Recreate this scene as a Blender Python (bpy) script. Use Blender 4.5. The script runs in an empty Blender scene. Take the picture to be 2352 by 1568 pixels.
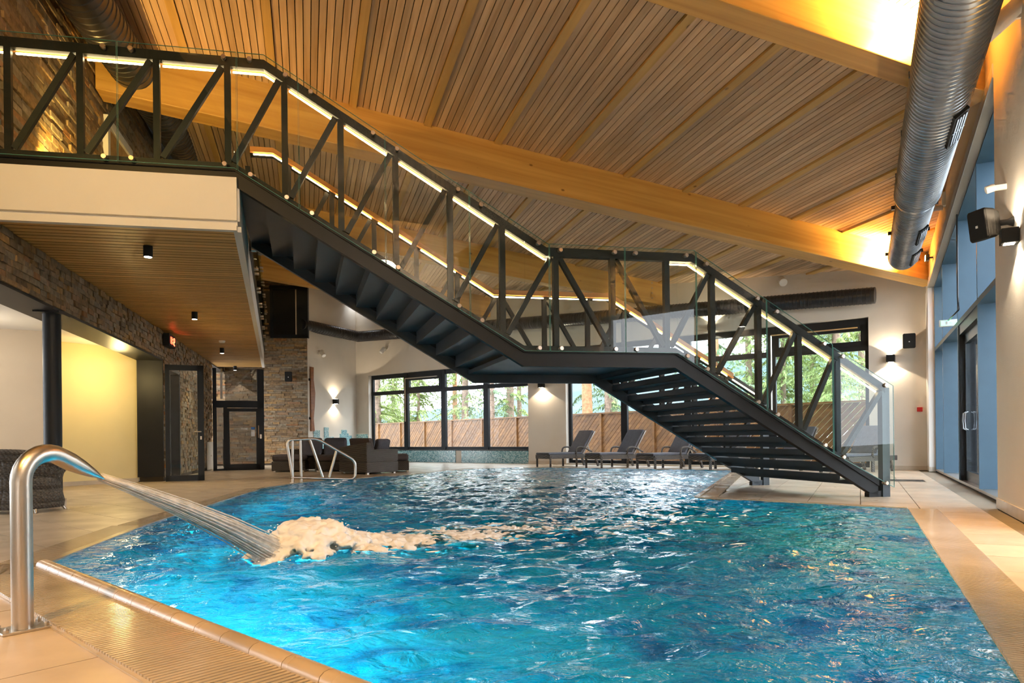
import bpy, bmesh, math, random
from mathutils import Vector, noise
random.seed(7)
sc = bpy.context.scene
C = sc.collection
# ------------------------------------------------------------------ camera, world, light, exposure
F, CX, HZ, H, RL = 1568.0, 1176.0, 1005.0, 0.85, 0.0105
cam_d = bpy.data.cameras.new('camera'); cam = bpy.data.objects.new('camera', cam_d); C.objects.link(cam)
cam_d.sensor_width = 36.0; cam_d.lens = 24.0; cam_d.shift_y = (HZ - 784.0) / 2352.0
cam_d.clip_start = 0.05; cam_d.clip_end = 600
cam.location = (0, 0, H); cam.rotation_euler = (math.pi / 2, RL, 0)
sc.camera = cam
world = bpy.data.worlds.new('World'); sc.world = world; world.use_nodes = True
wn = world.node_tree; wb = wn.nodes['Background']
wb.inputs['Color'].default_value = (0.88, 0.94, 1.0, 1); wb.inputs['Strength'].default_value = 3.0
sc.view_settings.view_transform = 'Standard'; sc.view_settings.look = 'None'
sc.view_settings.gamma = 1.0; sc.view_settings.use_curve_mapping = False
sc.view_settings.exposure = 1.12
sc.cycles.use_denoising = True
sc.cycles.max_bounces = 5; sc.cycles.diffuse_bounces = 3; sc.cycles.glossy_bounces = 3; sc.cycles.transmission_bounces = 4; sc.cycles.transparent_max_bounces = 10
sc.cycles.use_adaptive_sampling = True; sc.cycles.adaptive_threshold = 0.1; sc.cycles.adaptive_min_samples = 12; sc.cycles.time_limit = 900
sc.cycles.sample_clamp_indirect = 6.0; sc.cycles.caustics_reflective = False; sc.cycles.caustics_refractive = False

# ------------------------------------------------------------------ measured geometry helpers
def ray(px, py):
    u = (px - CX) / F; v = (HZ - py) / F
    return (u * math.cos(RL) + v * math.sin(RL), 1.0, -u * math.sin(RL) + v * math.cos(RL))
def fl(px, py, z=0.0):
    r = ray(px, py); t = (z - H) / r[2]; return (r[0] * t, t)
def at(px, py, y):
    r = ray(px, py); return Vector((r[0] * y, y, H + r[2] * y))
def onl(px, py, p, d):
    r = ray(px, py); det = -d[0] + r[0] * d[1]
    s = (p[0] - r[0] * p[1]) / det
    x = p[0] + s * d[0]; y = p[1] + s * d[1]
    return (x, y, H + r[2] * y, s)
def dr(a):
    a = math.radians(a); return (math.sin(a), math.cos(a))
V = Vector

WORLD = {}
def wl(o): return WORLD.get(o.name, V((0, 0, 0)))
def tag(o, label=None, cat=None, group=None, kind=None):
    if label: o['label'] = label
    if cat: o['category'] = cat
    if group: o['group'] = group
    if kind: o['kind'] = kind
    return o
def thing(name, loc, label, cat, group=None, kind=None):
    o = bpy.data.objects.new(name, None); C.objects.link(o); o.location = loc
    o.empty_display_size = 0.1
    WORLD[o.name] = V(loc); return tag(o, label, cat, group, kind)

class MB:
    def __init__(s): s.v = []; s.f = []; s.m = []
    def quad(s, *p):
        n = len(s.v); s.v += [tuple(q) for q in p]; s.f.append(tuple(range(n, n + len(p)))); return s
    def hexa(s, lo, hi):
        n = len(s.v); k = len(lo); s.v += [tuple(q) for q in lo] + [tuple(q) for q in hi]
        s.f.append(tuple(range(n + k - 1, n - 1, -1))); s.f.append(tuple(range(n + k, n + 2 * k)))
        for i in range(k):
            j = (i + 1) % k; s.f.append((n + i, n + j, n + k + j, n + k + i))
        return s
    def box(s, c, ax, ay, az):
        c, ax, ay, az = V(c), V(ax), V(ay), V(az)
        lo = [c - ax - ay - az, c + ax - ay - az, c + ax + ay - az, c - ax + ay - az]
        return s.hexa(lo, [p + 2 * az for p in lo])
    def abox(s, x0, x1, y0, y1, z0, z1):
        return s.box(((x0 + x1) / 2, (y0 + y1) / 2, (z0 + z1) / 2), ((x1 - x0) / 2, 0, 0), (0, (y1 - y0) / 2, 0), (0, 0, (z1 - z0) / 2))
    def bar(s, p, q, w, h, side=None):
        p, q = V(p), V(q); d = (q - p).normalized()
        sd = V(side) if side else d.cross(V((0, 0, 1)))
        if sd.length < 1e-4: sd = V((1, 0, 0))
        sd = (sd - d * sd.dot(d)).normalized(); up = sd.cross(d).normalized()
        return s.box((p + q) / 2, d * ((q - p).length / 2), sd * (w / 2), up * (h / 2))
    def tube(s, pts, r, n=12, cap=True, flat=None):
        pts = [V(p) for p in pts]; k = len(pts); base = len(s.v)
        rr = r if isinstance(r, (list, tuple)) else [r] * k
        prev = None
        for i, p in enumerate(pts):
            t = (pts[min(i + 1, k - 1)] - pts[max(i - 1, 0)]).normalized()
            if prev is None:
                a = t.cross(V((0, 0, 1)))
                if a.length < 1e-3: a = t.cross(V((0, 1, 0)))
            else: a = prev - t * prev.dot(t)
            a.normalize(); prev = a; b = t.cross(a)
            fx, fy = flat[i] if flat else (1, 1)
            for j in range(n):
                th = 2 * math.pi * j / n
                s.v.append(tuple(p + a * (math.cos(th) * rr[i] * fx) + b * (math.sin(th) * rr[i] * fy)))
        for i in range(k - 1):
            for j in range(n):
                j2 = (j + 1) % n
                s.f.append((base + i * n + j, base + i * n + j2, base + (i + 1) * n + j2, base + (i + 1) * n + j))
        if cap:
            s.f.append(tuple(base + j for j in range(n - 1, -1, -1))); s.f.append(tuple(base + (k - 1) * n + j for j in range(n)))
        return s
    def build(s, name, mat, parent=None, smooth=False, bevel=0, label=None, kind=None):
        me = bpy.data.meshes.new(name); off = wl(parent) if parent else V((0, 0, 0))
        vs = [V(v) - off for v in s.v]
        me.from_pydata(vs, [], s.f); me.update()
        mats = mat if isinstance(mat, (list, tuple)) else [mat]
        for mm in mats: me.materials.append(mm)
        if smooth:
            me.shade_smooth()
            if smooth == 'auto':
                bm = bmesh.new(); bm.from_mesh(me)
                for e in bm.edges:
                    e.smooth = len(e.link_faces) == 2 and e.calc_face_angle(0) < 0.7
                bm.to_mesh(me); bm.free()
        o = bpy.data.objects.new(name, me); C.objects.link(o)
        if parent:
            o.parent = parent; WORLD[o.name] = off
        if bevel:
            md = o.modifiers.new('bevel', 'BEVEL'); md.width = bevel; md.segments = 2; md.limit_method = 'ANGLE'
        if label: o['label'] = label
        if kind: o['kind'] = kind
        return o

# ------------------------------------------------------------------ materials
def nt(name):
    m = bpy.data.materials.new(name); m.use_nodes = True
    t = m.node_tree; return m, t, t.nodes['Principled BSDF']
def N(t, typ, **kw):
    n = t.nodes.new(typ)
    for k, v in kw.items(): setattr(n, k, v)
    return n
def ramp(t, fac, cols):
    r = N(t, 'ShaderNodeValToRGB'); e = r.color_ramp.elements
    while len(e) < len(cols): e.new(0.5)
    for i, (p, c) in enumerate(cols):
        e[i].position = p; e[i].color = (c[0], c[1], c[2], 1)
    t.links.new(fac, r.inputs[0]); return r.outputs[0]
def plain(name, col, rough=0.5, metal=0.0, var=0.06, scale=6.0, bump=0.0, bscale=60.0, spec=None):
    m, t, b = nt(name); L = t.links.new
    tc = N(t, 'ShaderNodeTexCoord'); nz = N(t, 'ShaderNodeTexNoise'); nz.inputs['Scale'].default_value = scale; nz.inputs['Detail'].default_value = 4
    L(tc.outputs['Object'], nz.inputs['Vector'])
    c = ramp(t, nz.outputs['Fac'], [(0.3, [x * (1 - var) for x in col]), (0.7, [min(1, x * (1 + var)) for x in col])])
    L(c, b.inputs['Base Color']); b.inputs['Roughness'].default_value = rough; b.inputs['Metallic'].default_value = metal
    if spec is not None: b.inputs['Specular IOR Level'].default_value = spec
    if bump:
        n2 = N(t, 'ShaderNodeTexNoise'); n2.inputs['Scale'].default_value = bscale; L(tc.outputs['Object'], n2.inputs['Vector'])
        bp = N(t, 'ShaderNodeBump'); bp.inputs['Strength'].default_value = bump; bp.inputs['Distance'].default_value = 0.02
        L(n2.outputs['Fac'], bp.inputs['Height']); L(bp.outputs[0], b.inputs['Normal'])
    return m
def wood(name, c1, c2, rotz=0.0, long=0.6, across=14.0, rough=0.45, rnd=0.25, knots=0.0, tilt=0.0):
    m, t, b = nt(name); L = t.links.new
    tc = N(t, 'ShaderNodeTexCoord'); mp = N(t, 'ShaderNodeMapping'); mp.vector_type = 'TEXTURE'
    mp.inputs['Rotation'].default_value = (0, tilt, rotz)
    mp2 = N(t, 'ShaderNodeMapping'); mp2.inputs['Scale'].default_value = (long, across, across)
    oi = N(t, 'ShaderNodeObjectInfo')
    L(tc.outputs['Object'], mp.inputs[0]); L(mp.outputs[0], mp2.inputs[0])
    ad = N(t, 'ShaderNodeVectorMath'); ad.operation = 'ADD'; sc_ = N(t, 'ShaderNodeVectorMath'); sc_.operation = 'SCALE'
    cx = N(t, 'ShaderNodeCombineXYZ'); L(oi.outputs['Random'], cx.inputs[0]); L(oi.outputs['Random'], cx.inputs[1])
    L(cx.outputs[0], sc_.inputs[0]); sc_.inputs['Scale'].default_value = 37.0
    L(mp2.outputs[0], ad.inputs[0]); L(sc_.outputs[0], ad.inputs[1])
    nz = N(t, 'ShaderNodeTexNoise'); nz.inputs['Scale'].default_value = 1.0; nz.inputs['Detail'].default_value = 5; nz.inputs['Distortion'].default_value = 0.6
    L(ad.outputs[0], nz.inputs['Vector'])
    col = ramp(t, nz.outputs['Fac'], [(0.3, c1), (0.68, c2)])
    hv = N(t, 'ShaderNodeHueSaturation'); mr = N(t, 'ShaderNodeMapRange'); mr.inputs['To Min'].default_value = 1 - rnd; mr.inputs['To Max'].default_value = 1 + rnd
    L(oi.outputs['Random'], mr.inputs[0]); L(mr.outputs[0], hv.inputs['Value']); L(col, hv.inputs['Color'])
    out = hv.outputs[0]
    if knots:
        vo = N(t, 'ShaderNodeTexVoronoi'); vo.inputs['Scale'].default_value = knots
        mk = N(t, 'ShaderNodeMapping'); mk.inputs['Scale'].default_value = (0.55, 1, 1); L(mp.outputs[0], mk.inputs[0]); L(mk.outputs[0], vo.inputs['Vector'])
        mx = N(t, 'ShaderNodeMix', data_type='RGBA'); k = ramp(t, vo.outputs['Distance'], [(0.03, (1, 1, 1)), (0.075, (0, 0, 0))])
        L(k, mx.inputs[0]); L(out, mx.inputs[6]); mx.inputs[7].default_value = (c1[0] * 0.3, c1[1] * 0.22, c1[2] * 0.2, 1); out = mx.outputs[2]
    L(out, b.inputs['Base Color']); b.inputs['Roughness'].default_value = rough
    return m
def emit(name, col, strength):
    m, t, b = nt(name); b.inputs['Base Color'].default_value = (*col, 1)
    b.inputs['Emission Color'].default_value = (*col, 1); b.inputs['Emission Strength'].default_value = strength; return m
def glass(name, tint=(0.93, 0.98, 0.97), ior=1.5, edge=None):
    m = bpy.data.materials.new(name); m.use_nodes = True; t = m.node_tree; L = t.links.new
    t.nodes.clear(); o = N(t, 'ShaderNodeOutputMaterial'); tr = N(t, 'ShaderNodeBsdfTransparent'); tr.inputs[0].default_value = (*tint, 1)
    g = N(t, 'ShaderNodeBsdfGlossy'); g.inputs['Roughness'].default_value = 0.0; g.inputs['Color'].default_value = (1, 1, 1, 1)
    fr = N(t, 'ShaderNodeFresnel'); fr.inputs[0].default_value = ior; mx = N(t, 'ShaderNodeMixShader')
    ge = N(t, 'ShaderNodeNewGeometry'); inv = N(t, 'ShaderNodeMath'); inv.operation = 'SUBTRACT'; inv.inputs[0].default_value = 1
    mu = N(t, 'ShaderNodeMath'); mu.operation = 'MULTIPLY'; L(ge.outputs['Backfacing'], inv.inputs[1]); L(inv.outputs[0], mu.inputs[0]); L(fr.outputs[0], mu.inputs[1])
    L(mu.outputs[0], mx.inputs[0]); L(tr.outputs[0], mx.inputs[1]); L(g.outputs[0], mx.inputs[2]); L(mx.outputs[0], o.inputs[0]); return m
def stone_mat(name):
    m, t, b = nt(name); L = t.links.new
    ge = N(t, 'ShaderNodeNewGeometry'); oi = N(t, 'ShaderNodeObjectInfo'); ad = N(t, 'ShaderNodeMath'); ad.operation = 'ADD'; fr = N(t, 'ShaderNodeMath'); fr.operation = 'FRACT'
    L(ge.outputs['Random Per Island'], ad.inputs[0]); L(oi.outputs['Random'], ad.inputs[1]); L(ad.outputs[0], fr.inputs[0])
    c = ramp(t, fr.outputs[0], [(0.0, (.15, .10, .055)), (0.18, (.30, .20, .10)), (0.36, (.26, .23, .18)), (0.52, (.42, .26, .10)), (0.66, (.20, .155, .11)), (0.82, (.36, .31, .23)), (1.0, (.34, .16, .06))])
    tc = N(t, 'ShaderNodeTexCoord'); nz = N(t, 'ShaderNodeTexNoise'); nz.inputs['Scale'].default_value = 14; nz.inputs['Detail'].default_value = 6; L(tc.outputs['Object'], nz.inputs['Vector'])
    mx = N(t, 'ShaderNodeMix', data_type='RGBA', blend_type='MULTIPLY'); mx.inputs[0].default_value = 0.8
    L(c, mx.inputs[6]); L(ramp(t, nz.outputs['Fac'], [(0.25, (.38, .32, .26)), (0.7, (1.12, 1.02, .88))]), mx.inputs[7]); L(mx.outputs[2], b.inputs['Base Color'])
    bp = N(t, 'ShaderNodeBump'); bp.inputs['Strength'].default_value = .6; bp.inputs['Distance'].default_value = .02; L(nz.outputs['Fac'], bp.inputs['Height']); L(bp.outputs[0], b.inputs['Normal'])
    b.inputs['Roughness'].default_value = 0.75; return m
def mosaic_mat(name):
    m, t, b = nt(name); L = t.links.new
    tc = N(t, 'ShaderNodeTexCoord'); vo = N(t, 'ShaderNodeTexVoronoi'); vo.distance = 'CHEBYCHEV'; vo.inputs['Scale'].default_value = 36; vo.inputs['Randomness'].default_value = 0.15
    L(tc.outputs['Object'], vo.inputs['Vector']); se = N(t, 'ShaderNodeSeparateColor'); L(vo.outputs['Color'], se.inputs[0])
    L(ramp(t, se.outputs[0], [(0, (.08, .20, .26)), (.35, (.20, .42, .48)), (.7, (.36, .58, .62)), (1, (.6, .74, .76))]), b.inputs['Base Color']); b.inputs['Roughness'].default_value = .15; return m
def tile_mat(name, c, rough=.35):
    m, t, b = nt(name); L = t.links.new
    tc = N(t, 'ShaderNodeTexCoord'); oi = N(t, 'ShaderNodeObjectInfo'); nz = N(t, 'ShaderNodeTexNoise'); nz.inputs['Scale'].default_value = 2.2; nz.inputs['Detail'].default_value = 7
    L(tc.outputs['Object'], nz.inputs['Vector'])
    c0 = ramp(t, nz.outputs['Fac'], [(.3, [x * .82 for x in c]), (.7, [x * 1.12 for x in c])])
    hv = N(t, 'ShaderNodeHueSaturation'); mr = N(t, 'ShaderNodeMapRange'); mr.inputs['To Min'].default_value = .93; mr.inputs['To Max'].default_value = 1.06
    L(oi.outputs['Random'], mr.inputs[0]); L(mr.outputs[0], hv.inputs['Value']); L(c0, hv.inputs['Color']); L(hv.outputs[0], b.inputs['Base Color'])
    L(ramp(t, nz.outputs['Fac'], [(.3, (rough + .1,) * 3), (.7, (rough - .08,) * 3)]), b.inputs['Roughness']); return m
def wicker_mat(name, c):
    m, t, b = nt(name); L = t.links.new
    tc = N(t, 'ShaderNodeTexCoord'); wv = N(t, 'ShaderNodeTexWave'); wv.bands_direction = 'Z'; wv.inputs['Scale'].default_value = 16; wv.inputs['Distortion'].default_value = .3
    w2 = N(t, 'ShaderNodeTexWave'); w2.bands_direction = 'DIAGONAL'; w2.inputs['Scale'].default_value = 12; L(tc.outputs['Object'], wv.inputs[0]); L(tc.outputs['Object'], w2.inputs[0])
    mu = N(t, 'ShaderNodeMath'); mu.operation = 'MULTIPLY'; L(wv.outputs['Fac'], mu.inputs[0]); L(w2.outputs['Fac'], mu.inputs[1])
    L(ramp(t, mu.outputs[0], [(0.05, [x * .45 for x in c]), (.7, [x * 1.4 for x in c])]), b.inputs['Base Color'])
    bp = N(t, 'ShaderNodeBump'); bp.inputs['Distance'].default_value = .01; L(mu.outputs[0], bp.inputs['Height']); L(bp.outputs[0], b.inputs['Normal']); b.inputs['Roughness'].default_value = .5; return m
M = {}
bang = math.radians(90 - 73.3)
M['slat'] = wood('slat_wood', (.52, .33, .18), (.74, .53, .34), rotz=math.radians(90 + 16.7), long=.5, across=9, rnd=.18)
M['purlin'] = wood('purlin_wood', (.55, .33, .10), (.72, .47, .17), rotz=math.radians(90 + 16.7), long=.5, across=10, rnd=.06, knots=2.2)
M['beam'] = wood('glulam_wood', (.56, .29, .065), (.74, .43, .12), rotz=bang, tilt=.13, long=.35, across=9, rnd=.04, knots=2.6, rough=.35)
M['soffit'] = wood('soffit_wood', (.50, .27, .07), (.72, .43, .14), rotz=math.radians(11), long=.5, across=14, rnd=.13)
M['rail_wood'] = wood('handrail_wood', (.42, .17, .045), (.56, .25, .075), rotz=math.radians(11), rnd=.03)
M['plank'] = wood('plank_wood', (.20, .065, .018), (.32, .11, .03), rotz=1.57, rnd=.05)
M['fence'] = wood('fence_wood', (.15, .062, .016), (.27, .125, .036), rotz=math.radians(-36), long=1, across=6, rnd=.2)
M['black'] = plain('black_steel', (.008, .008, .009), .45, 0, .2, 3, spec=.3)
M['dark'] = plain('dark_deck', (.01, .008, .006), .9)
M['anth'] = plain('anthracite_steel', (.022, .032, .042), .33, 0, .15, 4)
M['bluefin'] = plain('daylit_blue_frame', (.055, .115, .175), .4, 0, .06, 3)  # anthracite frame tone with the blue tint of daylight mixed into the colour
M['frame'] = plain('window_frame_black', (.008, .011, .016), .45, spec=.3)
M['steel'] = plain('brushed_stainless', (.58, .53, .47), .30, 1.0, .05, 3)
M['bolt'] = plain('polished_stud', (.50, .40, .32), .3, 1.0)
M['duct'] = plain('galvanised_duct', (.30, .32, .35), .32, .9, .15, 3)
M['ductb'] = plain('black_duct', (.03, .03, .033), .3, .2, .2, 3)
M['plaster'] = plain('cream_plaster', (.72, .66, .58), .85, 0, .02, 2, .12, 90)
M['plaster_w'] = plain('white_plaster', (.80, .78, .75), .8, 0, .02, 2, .05, 90)
M['yellow'] = plain('pale_yellow_wall', (.80, .68, .38), .85, 0, .02, 2)
M['beige'] = plain('beige_wall', (.70, .60, .48), .85, 0, .02, 2)
M['stone'] = stone_mat('split_stone')
M['mortar'] = plain('stone_backing', (.06, .045, .03), .95)
M['tile'] = tile_mat('sandstone_tile', (.52, .42, .31))
M['grout'] = plain('grout', (.22, .18, .13), .9)
M['skirt'] = tile_mat('skirting_tile', (.62, .53, .42))
M['gutter'] = tile_mat('gutter_tile', (.50, .41, .30), .15)
M['coping'] = tile_mat('coping_tile', (.42, .31, .19), .3)
M['mosaic'] = mosaic_mat('blue_mosaic')
M['glass'] = glass('clear_glass'); M['wglass'] = glass('window_glass', (.97, .99, 1.0), 1.25)
M['gedge'] = plain('glass_edge', (.10, .27, .24), .15)
M['dglass'] = glass('dark_glass', (.55, .55, .55), 1.5)
M['led'] = emit('led_strip', (1.0, .70, .36), 17)
M['lamp'] = emit('lamp_face', (1.0, .93, .82), 14)
M['lampw'] = emit('sconce_face', (1.0, .86, .66), 18)
M['flood'] = emit('flood_face', (1.0, .70, .25), 30)
M['white'] = plain('white_enamel', (.78, .76, .72), .45)
M['spk'] = plain('speaker_black', (.012, .011, .010), .65, spec=.25)
M['cushion'] = plain('grey_fabric', (.085, .082, .095), .9, 0, .12, 20, .2, 200)
M['cushion2'] = plain('brown_grey_fabric', (.075, .060, .060), .9, 0, .12, 20, .2, 200)
M['sling'] = plain('lounger_fabric', (.105, .11, .135), .85, 0, .1, 10)
M['wick'] = wicker_mat('dark_wicker', (.075, .058, .048)); M['wick2'] = wicker_mat('grey_wicker', (.13, .115, .105))
M['red'] = plain('red_plastic', (.55, .01, .015), .4)
M['green'] = emit('exit_green', (.25, .75, .45), 1.2)
M['redled'] = emit('red_digits', (1.0, .05, .02), 9)
M['paper'] = plain('paper_white', (.8, .8, .78), .6); M['blue'] = plain('sign_blue', (.02, .18, .6), .5)
M['ground'] = plain('forest_ground', (.16, .14, .08), .95, 0, .3, 1.5)
M['bark'] = plain('bark', (.30, .21, .16), .9, 0, .35, 8, .5, 20); M['barko'] = plain('bark_orange', (.50, .25, .13), .9, 0, .3, 8, .5, 20)
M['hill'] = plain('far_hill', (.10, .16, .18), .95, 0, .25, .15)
def leaf(name, c):
    m, t, b = nt(name); L = t.links.new
    ge = N(t, 'ShaderNodeNewGeometry'); L(ramp(t, ge.outputs['Random Per Island'], [(0, [x * .5 for x in c]), (1, [x * 1.5 for x in c])]), b.inputs['Base Color']); b.inputs['Roughness'].default_value = .7; return m
M['leaf'] = leaf('spruce_needles', (.30, .38, .13)); M['leaf2'] = leaf('spruce_needles_blue', (.20, .30, .16))
def water_mat():
    m, t, b = nt('pool_water'); L = t.links.new
    tc = N(t, 'ShaderNodeTexCoord'); mp = N(t, 'ShaderNodeMapping'); mp.inputs['Scale'].default_value = (1.0, 1.6, 1); mp.inputs['Rotation'].default_value = (0, 0, .35); L(tc.outputs['Object'], mp.inputs[0])
    n1 = N(t, 'ShaderNodeTexNoise'); n1.inputs['Scale'].default_value = 1.6; n1.inputs['Detail'].default_value = 7; n1.inputs['Roughness'].default_value = .62; n1.inputs['Distortion'].default_value = 1.2
    L(mp.outputs[0], n1.inputs['Vector'])
    c = ramp(t, n1.outputs['Fac'], [(.30, (.0, .06, .20)), (.41, (.0, .16, .36)), (.50, (.0, .31, .50)), (.70, (.015, .42, .56))])  # dark and turquoise patches paint refracted light and dark reflections into the water
    L(c, b.inputs['Base Color']); b.inputs['Roughness'].default_value = .04; b.inputs['IOR'].default_value = 1.40; b.inputs['Transmission Weight'].default_value = .6
    n2 = N(t, 'ShaderNodeTexNoise'); n2.inputs['Scale'].default_value = 7.5; n2.inputs['Detail'].default_value = 4; n2.inputs['Distortion'].default_value = .8; L(mp.outputs[0], n2.inputs['Vector'])
    bp = N(t, 'ShaderNodeBump'); bp.inputs['Strength'].default_value = .85; bp.inputs['Distance'].default_value = .06
    L(n2.outputs['Fac'], bp.inputs['Height']); L(bp.outputs[0], b.inputs['Normal']); return m
M['water'] = water_mat(); M['basin'] = plain('basin_mosaic', (.03, .42, .56), .3, 0, .5, 1.4)
def foam_mat(name, alpha=1.0, sc0=16):
    m, t, b = nt(name); L = t.links.new
    b.inputs['Base Color'].default_value = (.90, .89, .88, 1); b.inputs['Roughness'].default_value = .55
    b.inputs['Subsurface Weight'].default_value = 0; b.inputs['Subsurface Radius'].default_value = (1, 1, 1); b.inputs['Subsurface Scale'].default_value = .05
    if alpha < 1:
        tc = N(t, 'ShaderNodeTexCoord'); nz = N(t, 'ShaderNodeTexNoise'); nz.inputs['Scale'].default_value = sc0; nz.inputs['Detail'].default_value = 5; L(tc.outputs['Object'], nz.inputs['Vector'])
        L(ramp(t, nz.outputs['Fac'], [(.25, (.7 * alpha,) * 3), (.6, (alpha,) * 3)]), b.inputs['Alpha'])
    return m
def jet_mat():
    m = bpy.data.materials.new('jet_water'); m.use_nodes = True; t = m.node_tree; L = t.links.new; t.nodes.clear()
    o = N(t, 'ShaderNodeOutputMaterial'); d = N(t, 'ShaderNodeBsdfDiffuse'); tl = N(t, 'ShaderNodeBsdfTranslucent'); tr = N(t, 'ShaderNodeBsdfTransparent'); gl = N(t, 'ShaderNodeBsdfGlossy'); gl.inputs['Roughness'].default_value = .1
    for n in (d, tl): n.inputs[0].default_value = (.93, .93, .93, 1)
    m1, m2, m3 = (N(t, 'ShaderNodeMixShader') for _ in range(3)); m1.inputs[0].default_value = .15; L(d.outputs[0], m1.inputs[1]); L(tl.outputs[0], m1.inputs[2])
    m3.inputs[0].default_value = .1; L(m1.outputs[0], m3.inputs[1]); L(gl.outputs[0], m3.inputs[2])
    tc = N(t, 'ShaderNodeTexCoord'); nz = N(t, 'ShaderNodeTexNoise'); nz.inputs['Scale'].default_value = 12; L(tc.outputs['Object'], nz.inputs['Vector'])
    L(ramp(t, nz.outputs['Fac'], [(.3, (.45,) * 3), (.65, (.85,) * 3)]), m2.inputs[0]); L(tr.outputs[0], m2.inputs[1]); L(m3.outputs[0], m2.inputs[2]); L(m2.outputs[0], o.inputs[0]); return m
M['jetw'] = jet_mat(); M['foam'] = foam_mat('foam'); M['spray'] = foam_mat('thin_foam', .9, 9)

# ------------------------------------------------------------------ plan lines of the hall
R0 = V((*fl(2292, 1166), 0)); rd = V((*dr(27.0), 0)); rn = V((rd.y, -rd.x, 0))          # right wall, rn points outwards
W0 = V((1.1, 21.8, 0)); wd = V((*dr(126), 0)); wnrm = V((-wd.y, wd.x, 0))                # window wall, wnrm points outwards
if wnrm.y < 0: wnrm = -wnrm
L0 = V((-7.44, 14.55, 0)); ld = V((*dr(-15), 0)); lnrm = V((-ld.y, ld.x, 0))             # left stone wall, outwards = left
if lnrm.x > 0: lnrm = -lnrm
bb = V((*dr(73.3), 0)); cc = V((-bb.y, bb.x, 0))                                         # roof beam / purlin directions
PC1 = 9.07 * cc.x + 15.2 * cc.y
def Zc(p): return 6.45 - .1346 * (p[0] * bb.x + p[1] * bb.y - .87) - .0152 * (p[0] * cc.x + p[1] * cc.y - PC1)
def Zb(p): return 4.22 + .1245 * (13.05 - (p[0] * bb.x + p[1] * bb.y)) - .0152 * (p[0] * cc.x + p[1] * cc.y - PC1)
def bc(b_, c_): return bb * b_ + cc * c_
def lint(p, d, q, e):
    det = d.x * -e.y + e.x * d.y; r = q - p
    s = (r.x * -e.y + e.x * r.y) / det; return p + d * s
CR = lint(R0, rd, W0, wd)
WS0 = onl(820, 1060, W0, wd)[3]; CW = W0 + wd * WS0
TW = V((at(708, 1000, 23.5).x, 23.5, 0))                                                  # right edge of the stone tower
def slab(mb, p0, d, n, s0, s1, z0, z1, th, top=None):
    a, b = p0 + d * s0, p0 + d * s1
    za, zb = (top(a), top(b)) if top else (z1, z1)
    z = V((0, 0, 1))
    lo = [a + z * z0, b + z * z0, b + n * th + z * z0, a + n * th + z * z0]
    hi = [a + z * za, b + z * zb, b + n * th + z * zb, a + n * th + z * za]
    return mb.hexa(lo, hi)
def struct(mb, name, mat, label=None, cat=None, **k):
    o = mb.build(name, mat, **k); o['kind'] = 'structure'
    return tag(o, label, cat)

# ------------------------------------------------------------------ floor deck with tiles
pool = [fl(95, 1305), fl(745, 1568), fl(1130, 1720), None]
A = V((*fl(100, 1303), 0)); B = V((*fl(745, 1568), 0)); ab = (B - A).normalized()
rp = V((*fl(2085, 1172), 0))                                                              # right pool edge
NR = lint(A, ab, rp, rd)
poolpts = [A, NR, rp, V((*fl(1600, 1146), 0)), V((5.25, 16.1, 0)), V((.64, 18.75, 0)), V((-1.30, 18.35, 0)), V((-2.62, 15.3, 0)), V((-4.05, 13.4, 0)), V((*fl(600, 1122), 0)), V((-3.75, 8.6, 0))]
poolpts[9] = V((*fl(606, 1123), 0)); poolpts[10] = V((*fl(340, 1208), 0))
def inpoly(p, poly):
    r = False; j = len(poly) - 1
    for i in range(len(poly)):
        a, b = poly[i], poly[j]
        if (a.y > p.y) != (b.y > p.y) and p.x < (b.x - a.x) * (p.y - a.y) / (b.y - a.y) + a.x: r = not r
        j = i
    return r
def edist(p, poly):
    m = 1e9
    for i in range(len(poly)):
        a, b = poly[i], poly[(i + 1) % len(poly)]; d = b - a
        t = max(0, min(1, (p - a).dot(d) / d.length_squared)); m = min(m, (p - a - d * t).length)
    return m
fm = MB(); _b = bmesh.new()
_o = [_b.verts.new(p) for p in ((-14, -4, -.012), (14, -4, -.012), (14, 32, -.012), (-14, 32, -.012))]; _i = [_b.verts.new((p.x, p.y, -.012)) for p in poolpts]
_e = [_b.edges.new((r[k], r[(k + 1) % len(r)])) for r in (_o, _i) for k in range(len(r))]
bmesh.ops.triangle_fill(_b, use_beauty=True, use_dissolve=False, edges=_e, normal=(0, 0, 1))
_b.verts.index_update()
for f_ in [f_ for f_ in _b.faces if not inpoly(f_.calc_center_median(), poolpts)]: fm.quad(*[v_.co.copy() for v_ in f_.verts])
_b.free()
floor = struct(fm, 'floor', M['grout'], 'sandstone tiled pool deck around the blue pool', 'floor')
WORLD[floor.name] = V((0, 0, 0))
def in_room(p):
    return (p - R0).dot(rn) < .1 and (p - W0).dot(wnrm) < .05 and (p - L0).dot(lnrm) < 3.2 and p.y < 24.5
tiles = []
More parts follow.
